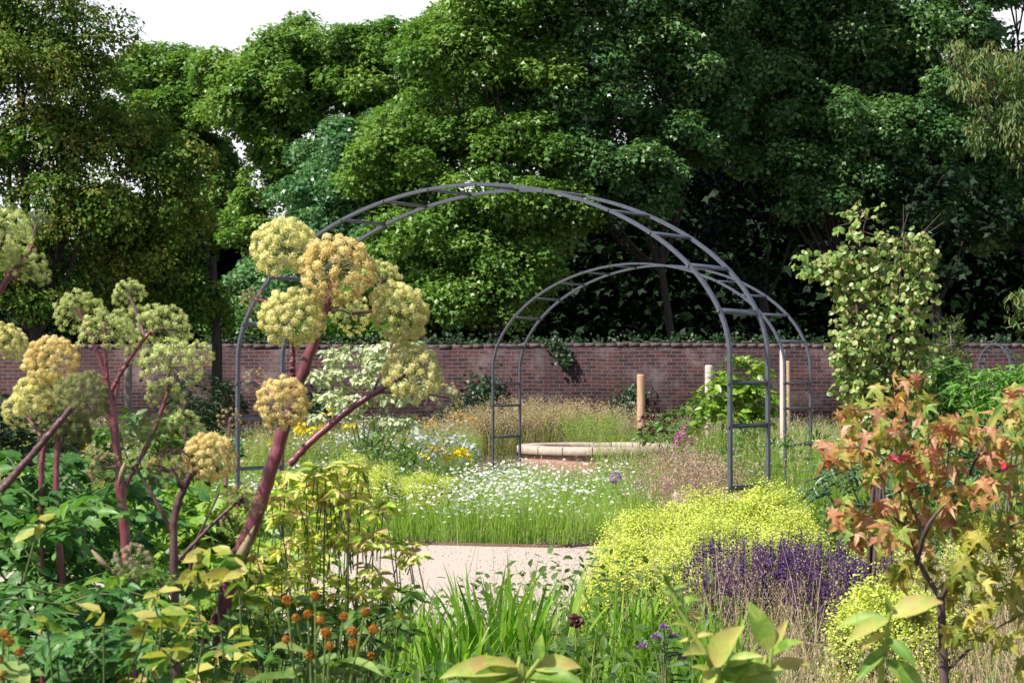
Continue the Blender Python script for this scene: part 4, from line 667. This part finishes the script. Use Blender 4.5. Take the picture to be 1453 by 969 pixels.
milkweed('downy plant with upright folded leaves between the spear and the maple', 2.9, [(1095, 920), (1090, 965), (1085, 1000)], [(1095, 925, 1065, 855, 1.0), (1095, 920, 1115, 880, .9), (1095, 930, 1130, 905, .9), (1090, 950, 1150, 935, .9), (1095, 960, 1060, 950)])
milkweed('downy plant with wide pale leaves in front of the maple trunk', 2.9, [(1262, 870), (1255, 930), (1250, 1000)], [(1262, 875, 1335, 845, 1.1), (1262, 880, 1185, 880, .8), (1262, 878, 1200, 905, .8), (1262, 870, 1258, 845, 1), (1258, 900, 1215, 920, .8), (1258, 920, 1215, 960, .8), (1258, 905, 1300, 940, .8), (1255, 935, 1320, 985)])
# ================================================================ BORDER PLANTS
def blades(g, P, H, W, lean, bend, tint, mat=0, segs=4):
    P = np.asarray(P, float); n = len(P); H = np.broadcast_to(H, (n,)); W = np.broadcast_to(W, (n,)); bend = np.broadcast_to(bend, (n,)); lean = nrm(lean*np.array([1, 1, 0]))
    a = U(0, pi, n); sd = np.stack([np.cos(a), np.sin(a), 0*a], -1); V = []
    for k in range(segs+1):
        t = k/segs; c = P + UP*(H*t*(1-.35*bend*t))[:, None] + lean*(H*bend*t*t)[:, None]; wd = (W*(1-t**2.2)*.5+.0004)[:, None]; V += [c-sd*wd, c+sd*wd]
    V = np.stack(V, 1); m = 2*(segs+1); i = np.arange(n)[:, None]*m; q = np.arange(segs)[None]*2
    g.add(V.reshape(-1, 3), np.stack([i+q, i+q+1, i+q+3, i+q+2], -1).reshape(-1, 4), mat, np.repeat(tint, segs)); return P + UP*(H*(1-.35*bend))[:, None] + lean*(H*bend)[:, None]
def rl(n): return np.stack([rng.normal(size=n), rng.normal(size=n), 0*np.arange(n)], -1)
def sword_clump(label, px, Y, wpx, top, n, lean=0):
    b = np.array([X_at(px, Y), Y, 0.]); o = thing('sword_leaf_clump', label, 'plant', b, 'clumps of sword leaves'); s = ppm(Y); zt = at(px, top, Y)[2]; g = G()
    P = b + np.stack([rng.normal(size=n)*wpx/s*.28, rng.normal(size=n)*.14, 0*np.arange(n)], -1); L = rl(n) + (P-b)*4 + [lean, 0, 0]
    blades(g, P, zt*U(.5, 1.12, n), U(.022, .042, n), L, U(.03, .40, n), rng.random(n), 0, 6); g.build('leaves', M['iris'], o); return o
sword_clump('wide fountain of backlit sword leaves in front of the path', 715, 8.0, 130, 800, 150)
sword_clump('thin sword leaves at the left end of the path front', 588, 8.0, 70, 836, 100)
sword_clump('sword leaves leaning right in front of the yellow green mound', 890, 8.2, 80, 830, 180, .5)
sword_clump('sword leaves below the purple flowers and beside the brown spear', 1010, 7.8, 70, 858, 130)
sword_clump('low sword leaves between the fountain clump and the orange balls', 640, 7.6, 70, 872, 90)
def mound(label, Y, lobes, n, base=None):
    """frothy lady's mantle"""
    b = np.array([X_at(lobes[0][0], Y), Y, 0.]); o = thing('frothy_mound', label, 'plant', b, 'frothy yellow green mounds'); gf, gl, gs = G(), G(), G()
    for (px, py, rx, ry, dY, f) in lobes:
        s = ppm(Y+dY); top = at(px, py, Y+dY); r = np.array([rx/s, rx/s*.9, max(.16, top[2])]); c = np.array([top[0], Y+dY, 0])
        k = int(n*f); u = ball(k*3); u = u[(u[:, 2] > .05)]; u = u[:k]; k = len(u)
        bump = 1 + .13*np.sin(u[:, 0]*13+px) * np.sin(u[:, 1]*11+u[:, 2]*9) + .05*rng.normal(size=k)
        C = c + u*r*bump[:, None]; m = 34; idx = np.repeat(np.arange(k), m); P = C[idx] + rng.normal(size=(k*m, 3))*np.array([.035, .035, .028]); ct = rng.random(k)
        scatter(gf, STAR, P, ball(k*m), UP*.5+u[idx]+ball(k*m)*.6, U(.008, .017, k*m), np.clip(.5*ct[idx]+.5*rng.random(k*m), 0, 1))
        kk = k//2; v = ball(kk); v[:, 2] = abs(v[:, 2]); Q = c + v*r*U(.6, .93, kk)[:, None]; scatter(gl, ROUND, Q, ball(kk)*[1, 1, .3], UP*.8+v*.5+ball(kk)*.4, U(.05, .10, kk))
        for q in C[::9]: tube(gs, [c + (q-c)*np.array([.5, .5, .2]), q], [.002, .001], 3, cap=False)
    gf.build('flower_froth', M['alch'], o); gl.build('leaves', M['alchl'], o); gs.build('stems', M['stem'], o)
mound('largest frothy yellow green mound at the foot of the large arch', 11.6, [(1000, 712, 90, 0, .8, 1), (1090, 704, 80, 0, .6, 1), (920, 738, 80, 0, -.2, 1), (1000, 750, 90, 0, -.9, 1), (900, 778, 66, 0, -1.2, 1), (960, 790, 80, 0, -1.6, .9), (870, 820, 44, 0, -1.9, .6), (1120, 740, 60, 0, 0, .7), (1040, 800, 60, 0, -2, .6), (1075, 715, 60, 0, 1.6, .6)], 1000)
mound('frothy yellow green mound low in front of the purple flowers', 7.6, [(1240, 845, 50, 0, 0, .7), (1290, 860, 50, 0, -.1, .6), (1215, 870, 34, 0, -.2, .4), (1330, 870, 50, 0, .1, .5)], 900)
mound('frothy yellow green patch behind the purple flowers beside the maple', 9.8, [(1240, 775, 50, 0, 0, .6), (1290, 790, 50, 0, 0, .5), (1380, 780, 60, 0, .2, .6), (1430, 760, 50, 0, .2, .5)], 700)
mound('frothy yellow mound behind the pale shrub on the left of the path', 18.5, [(500, 655, 46, 0, 0, .8), (540, 668, 36, 0, -.3, .6), (470, 668, 30, 0, -.2, .4)], 620)
mound('small frothy yellow mound at the back of the daisies', 19.5, [(605, 677, 40, 0, 0, .7), (640, 682, 22, 0, .2, .4), (575, 682, 20, 0, .2, .3)], 560)
def salvia(label, Y, x0, x1, top, n, dY=.35):
    b = np.array([X_at((x0+x1)/2, Y), Y, 0.]); o = thing('purple_salvia', label, 'plant', b, 'purple salvia clumps'); gs, gf, gl = G(), G(), G()
    X0, X1 = X_at(x0, Y), X_at(x1, Y); zt = at(x0, top, Y)[2]; n = int(n*1.5)
    for _ in range(n):
        p = np.array([U(X0, X1), Y+U(-dY, dY), 0]); h = zt*U(.55, 1.06); e = p + [rng.normal()*.07, rng.normal()*.07, h]; tube(gs, [p, (p+e)/2, e], [.0022, .0018, .001], 4, cap=False)
        L = U(.10, .20); k = int(L*420); t = U(0, 1, k); a = U(0, 2*pi, k); D = np.stack([np.cos(a), np.sin(a), .5+0*a], -1); Q = e - UP*(t*L)[:, None] + D*.004
        scatter(gf, SMALL, Q, D, UP*.5+ball(k)*.5, U(.012, .022, k)*(.55+.55*t), np.clip(.25*rng.random()+.75*rng.random(k), 0, 1))
        k = 10; a = U(0, 2*pi, k); Q = p + (e-p)*U(.1, .68, k)[:, None]; scatter(gl, LEAF, Q, np.stack([np.cos(a), np.sin(a), .1+0*a], -1), UP+ball(k)*.4, U(.03, .06, k))
    gf.build('flower_spikes', M['salv'], o); gl.build('leaves', M['under'], o); gs.build('stems', M['purpled'], o)
salvia('wide clump of purple salvia spikes in front of the yellow green mound', 9.0, 1000, 1190, 768, 240, .45)
salvia('smaller vivid purple salvia clump left of the low frothy mound', 8.4, 1165, 1238, 792, 110, .25)
# round mauve alliums behind the daisies
for i, (x, y, lab) in enumerate(((873, 678, 'mauve allium head furthest left behind the daisies'), (905, 688, 'mauve allium head in the middle right of the daisies'), (948, 692, 'mauve allium head just above the large frothy mound'), (983, 690, 'mauve allium head nearest the right leg of the large arch'))):
    Y = 19; p = at(x, y, Y); o = thing('allium', lab, 'flower', (p[0], Y, 0), 'alliums'); g = G(); tube(g, [(p[0], Y, 0), p], .005, 5); g.build('stem', M['stem'], o); g = G(); u = ball(160); scatter(g, STAR, p+u*.06, ball(160), u, .022); g.build('flower_head', M['mauve'], o)
# tall pink flowers by the bright shrub
o = thing('foxglove_plant', 'magenta flower spires beside the bright green shrub', 'plant', (X_at(980, 27.5), 27.5, 0)); gs, gf = G(), G()
for x, y, h in ((983, 578, 26), (972, 602, 20), (992, 600, 24), (962, 612, 16), (978, 618, 18)):
    p = at(x, y, 27.5+U(-.3, .3)); tube(gs, [(p[0], p[1], 0), p], .006, 4); k = 46; t = U(0, 1, k); u = ball(k); gf = G(); scatter(gf, SMALL, p - UP*(t*h/ppm(27.5))[:, None] + u*.03*(.4+t)[:, None], u-UP*.4, UP+u, U(.05, .08, k)); gf.build('flower_spike', M['pink'], o)
gs.build('stems', M['stem'], o)
# feathery tussocks before the wall
def tussock(label, px, top, wpx, Y, n, mt='tuss', green=.3):
    b = np.array([X_at(px, Y), Y, 0.]); o = thing('grass_tussock', label, 'grass', b, 'feathery grass tussocks'); s = ppm(Y); zt = at(px, top, Y)[2]; g = G()
    P = b + np.stack([rng.normal(size=n)*wpx/s*.22, rng.normal(size=n)*.15, 0*np.arange(n)], -1); L = rl(n)+(P-b)*3
    blades(g, P[::2], zt*U(.5, .8, len(P[::2])), .009, L[::2], U(.1, .5, len(P[::2])), rng.random(len(P[::2])), 1)
    tip = blades(g, P, zt*U(.75, 1.1, n), .004, L, U(.1, .55, n), rng.random(n), 0); k = 34; T_ = np.repeat(tip, k, 0) + rng.normal(size=(n*k, 3))*[.035, .035, .075]
    k2 = rng.random(n*k) < (.35 if mt == 'pinkg' else 1); T_ = T_[k2]; tq = np.repeat(rng.random(n), k)[k2]; scatter(g, SMALL, T_, ball(len(T_))-UP*.3, ball(len(T_)), U(.012, .028, len(T_)), tq, 0); g.build('blades', [M[mt], M['grassb']], o)
for a in (('leftmost buff feathery grass tussock seen between the far arch left legs', 715, 572, 70, 33, 190), ('buff grass tussock right of the far arch left leg', 775, 570, 80, 33.5, 240), ('feathery buff tussock left of the green grass before the wall', 822, 574, 60, 33, 190), ('pale feathery tussock next to the tan post', 878, 580, 50, 34, 150), ('buff tussock below the climbing ivy at the wall', 668, 585, 50, 33, 140)): tussock(*a)
tussock('green leafy grass tussock between the buff ones before the wall', 838, 590, 60, 31.8, 160, 'grass')
tussock('pinkish grass tussock covering the right end of the round basin', 960, 640, 80, 25, 240, 'pinkg')
tussock('pinkish grass tussock in front of the basin near the alliums', 900, 660, 60, 23, 140, 'pinkg')
tussock('pinkish grass clump just left of the large arch right leg', 1005, 655, 60, 20, 150, 'pinkg')
tussock('pinkish grass clump behind the largest frothy mound near the alliums', 960, 652, 60, 15.6, 170, 'pinkg')
tussock('buff grass clump behind the largest frothy mound beside the arch leg', 1010, 650, 60, 15.2, 170, 'pinkg')
# masses nobody could count
def inside(poly, x, y):
    r = np.zeros(len(x), bool); n = len(poly)
    for i in range(n):
        (x1, y1), (x2, y2) = poly[i], poly[(i+1) % n]; c = ((y1 > y) != (y2 > y)) & (x < (x2-x1)*(y-y1)/(y2-y1+1e-12)+x1); r ^= c
    return r
PATHP = [tuple(p[:2]) for p in left] + [tuple(p[:2]) for p in right[::-1]]
def field(n, x0, x1, y0, y1, fn=None):
    y = np.sqrt(U(y0**2, y1**2, n)); x = U(x0, x1, n)
    k = ~inside(PATHP, x, y) & (np.hypot(x-BC[0], y-BC[1]) > 1.5)
    if fn is not None: k &= fn(x, y)
    return np.stack([x[k], y[k], 0*x[k]], -1)
def patch(x, y, s=1.0, ph=0): return .5 + .25*np.sin(x*1.7*s+ph) + .25*np.sin(y*1.1*s+x*.6*s+ph*2)
def stuff(g, mats, name, label, cat): tag(g.build(name, mats), label, cat, kind='stuff')
inview = lambda x, y: abs(x) < y*.30 + .6
# daisies
g = G(); dz = lambda x, y: inview(x, y) & (y > 16.2 + .10*np.sin(x*7)+.07*np.sin(x*17+1)) & (x > -2.9 + (y-16)*-.06) & (x < 1.4) & (y < 24)
P = field(30000, -3.3, 2, 16.15, 24, dz); n = len(P); blades(g, P, U(.14, .44, n)*(.55+.8*patch(P[:, 0], P[:, 1], 2.3, 1.5)), .006, rl(n), U(.05, .5, n), np.clip(patch(P[:, 0], P[:, 1])*.5+.5*rng.random(n), 0, 1), 0, 3)
P = field(21000, -3.3, 2, 16.3, 23, dz); P = P[rng.random(len(P)) < np.clip(1.6*patch(P[:, 0], P[:, 1], 1.9, 2)-.45, .05, 1)]; n = len(P); H = U(.22, .54, n); tip = blades(g, P, H, .003, rl(n), U(0, .25, n), rng.random(n), 0, 2)
scatter(g, DISC, tip, ball(n)*[1, 1, .15], UP+ball(n)*.7, U(.016, .038, n), rng.random(n), 1); scatter(g, DISC, tip+UP*.004, ball(n)*[1, 1, .15], UP+ball(n)*.2, .008, rng.random(n), 2)
stuff(g, [M['grassb'], M['white'], M['yflow']], 'daisy_drift', 'drift of white daisies in lush green growth behind the path', 'daisies')
# left and right meadow
def meadow(n, reg, fn, hh, name, label, mats, heads, seed_p, W=.007):
    g = G(); P = field(n, *reg, fn); k = len(P); t = np.clip(patch(P[:, 0], P[:, 1], .8, 1)*.6+.4*rng.random(k), 0, 1); h = U(hh[0], hh[1], k)*(0.75+.5*patch(P[:, 0], P[:, 1], .6, 4))
    tip = blades(g, P, h, W, rl(k), U(.05, .4, k), t, 0, 3)
    sd = tip[rng.random(k) < seed_p]; q = np.repeat(sd, 7, 0) + rng.normal(size=(len(sd)*7, 3))*[.015, .015, .05]; scatter(g, SMALL, q, UP+ball(len(q))*.4, ball(len(q)), U(.012, .022, len(q)), rng.random(len(q)), 1)
    for mi, frac, size, cl, ph in heads:
        m = rng.random(k) < frac*np.clip(2.4*patch(P[:, 0], P[:, 1], 1.1, ph)-.9, 0, 1); tp = tip[m]; q = np.repeat(tp, cl, 0) + rng.normal(size=(len(tp)*cl, 3))*[.05, .05, .02]; scatter(g, STAR, q, ball(len(q)), UP+ball(len(q))*.5, size*U(.7, 1.3, len(q)), rng.random(len(q)), mi)
    stuff(g, mats, name, label, 'meadow')
meadow(36000, (-9, -.6, 17, 36), lambda x, y: inview(x, y) & ((x < -2.9) | (y > 24)), (.4, .8), 'meadow_planting', 'mixed meadow planting with yellow and orange flowers left of the far arch', [M['grass'], M['tuss'], M['yflow'], M['oflow'], M['silver'], M['white']],
       [(2, .025, .03, 5, 1), (3, .02, .03, 5, 3.3), (4, .07, .04, 5, 5), (5, .02, .03, 4, 2)], .3)
meadow(42000, (1.2, 10, 15, 36), lambda x, y: inview(x, y), (.45, .85), 'meadow_planting', 'tall green meadow grass with tiny pale flowers behind the right side', [M['grass'], M['tuss'], M['white'], M['mauve']], [(2, .10, .016, 4, 1), (3, .10, .018, 4, 4)], .22)
meadow(5000, (-.6, 2, 24, 28.5), lambda x, y: inview(x, y), (.1, .26), 'meadow_planting', 'short grasses in front of the round basin', [M['grass'], M['pinkg'], M['white']], [(2, .1, .02, 4, 1)], .4)
# front border: grasses with brown seed heads, and leaves between
g = G(); P = field(6500, .9, 3.6, 6.4, 9.3, inview); k = len(P); t = blades(g, P, U(.25, .66, k)*(.7+.6*patch(P[:, 0], P[:, 1], 2)), .004, rl(k), U(.05, .4, k), rng.random(k), 0, 3)
m = rng.random(k) < .5; q = np.repeat(t[m], 14, 0) + rng.normal(size=(m.sum()*14, 3))*[.012, .012, .05]; scatter(g, SMALL, q, UP+ball(len(q))*.5, ball(len(q)), U(.006, .012, len(q)), rng.random(len(q)), 1)
stuff(g, [M['tuss'], M['pinkg']], 'seeding_grass', 'brown and pinkish seeding grass along the bottom right', 'grass')
g = G(); P = field(260, -1.2, 1.9, 7.4, 9.6, inview); k = len(P); t = blades(g, P, U(.5, .85, k), .003, rl(k), U(.05, .5, k), rng.random(k), 0, 5)
q = np.repeat(t, 24, 0) + rng.normal(size=(k*24, 3))*[.03, .03, .05]; scatter(g, SMALL, q, -UP+ball(len(q))*.7, ball(len(q)), U(.005, .010, len(q)), rng.random(len(q)), 1)
stuff(g, [M['tuss'], M['pinkg']], 'airy_grass', 'wispy seeding grass stems in front of the path', 'grass')
g = G(); P = field(16000, -4, 4.2, 6.2, 10.2, lambda x, y: inview(x, y)); k = len(P); P[:, 2] = U(0, .42, k)*(.5+patch(P[:, 0], P[:, 1], 2)); scatter(g, LEAF, P, ball(k)*[1, 1, .5], UP+np.array([0, -.3, 0])+ball(k)*.5, U(.03, .075, k), np.clip(patch(P[:, 0], P[:, 1], 2, 1)*.5+rng.random(k)*.5, 0, 1))
P = field(9000, -4, 4.2, 6.2, 10.4, inview); k = len(P); blades(g, P, U(.15, .5, k), .006, rl(k), U(.1, .5, k), rng.random(k), 1, 3)
stuff(g, [M['under'], M['grassb']], 'ground_cover', 'low green leaves and grass covering the front border', 'ground cover')
g = G(); P = field(9000, -9, -1.5, 8, 17, lambda x, y: inview(x, y)); k = len(P); P[:, 2] = U(0, .5, k); scatter(g, LEAF, P, ball(k)*[1, 1, .5], UP+ball(k)*.5, U(.05, .11, k))
P = field(7000, 1.4, 6, 9, 16, lambda x, y: inview(x, y)); k = len(P); P[:, 2] = U(0, .45, k); scatter(g, LEAF, P, ball(k)*[1, 1, .5], UP+ball(k)*.5, U(.05, .11, k))
stuff(g, [M['under']], 'ground_cover', 'leafy ground cover on both sides of the near path', 'ground cover')
g = G(); n = 900; t = U(0, 1, n); f = U(0, 1, n)**2*.5; f = np.where(rng.random(n) < .5, f, 1-f); i = (t*69).astype(int); P = left[i]*(1-f)[:, None]+right[i]*f[:, None]+ball(n)*[.1, .1, 0]+[0, 0, .010]
scatter(g, SMALL, P, ball(n)*[1, 1, .15], UP+ball(n)*.3, U(.012, .035, n)); stuff(g, [M['straw']], 'leaf_litter', 'dry leaf litter scattered on the gravel path', 'leaf litter')
# a thistle and a dark red flower in the front border
o = thing('thistle', 'grey green thistle with purple buds in front of the sword leaves', 'plant', (X_at(938, 6.6), 6.6, 0)); gs, gl, gf = G(), G(), G()
b = np.array([X_at(938, 6.6), 6.6, 0]); top = at(942, 893, 6.6); tube(gs, curve_pts([b, (b+top)/2+[.01, 0, 0], top], 8), .004, 6)
for x, y in ((942, 892), (930, 905), (955, 904), (968, 935), (912, 918)):
    p = at(x, y, 6.6+U(-.05, .05)); tube(gs, curve_pts([b*.4+top*.6, (top+p)/2-[0, 0, .02], p], 6), .0022, 5); u = ball(60); u[:, 2] = abs(u[:, 2]); gf = G(); scatter(gf, SMALL, p+u*.006, u, ball(60), .016); gf.build('bud', M['mauve'], o)
k = 70; t = U(.05, .95, k); a = U(0, 2*pi, k); scatter(gl, NARROW, b+(top-b)*t[:, None], np.stack([np.cos(a), np.sin(a), .2+0*a], -1), UP+ball(k)*.4, U(.06, .12, k)); gs.build('stems', M['stem'], o); gl.build('leaves', M['blue'], o)
o = thing('red_flower', 'single dusky red bloom right of the sword leaf fountain', 'flower', (X_at(817, 7.4), 7.4, 0)); p = at(817, 880, 7.4); g = G(); tube(g, [(p[0], 7.4, 0), p], .003, 5); g.build('stem', M['stem'], o); g = G(); u = ball(30); scatter(g, ROUND, p+u*.006, u, ball(30), .028); g.build('petals', M['redl'], o)
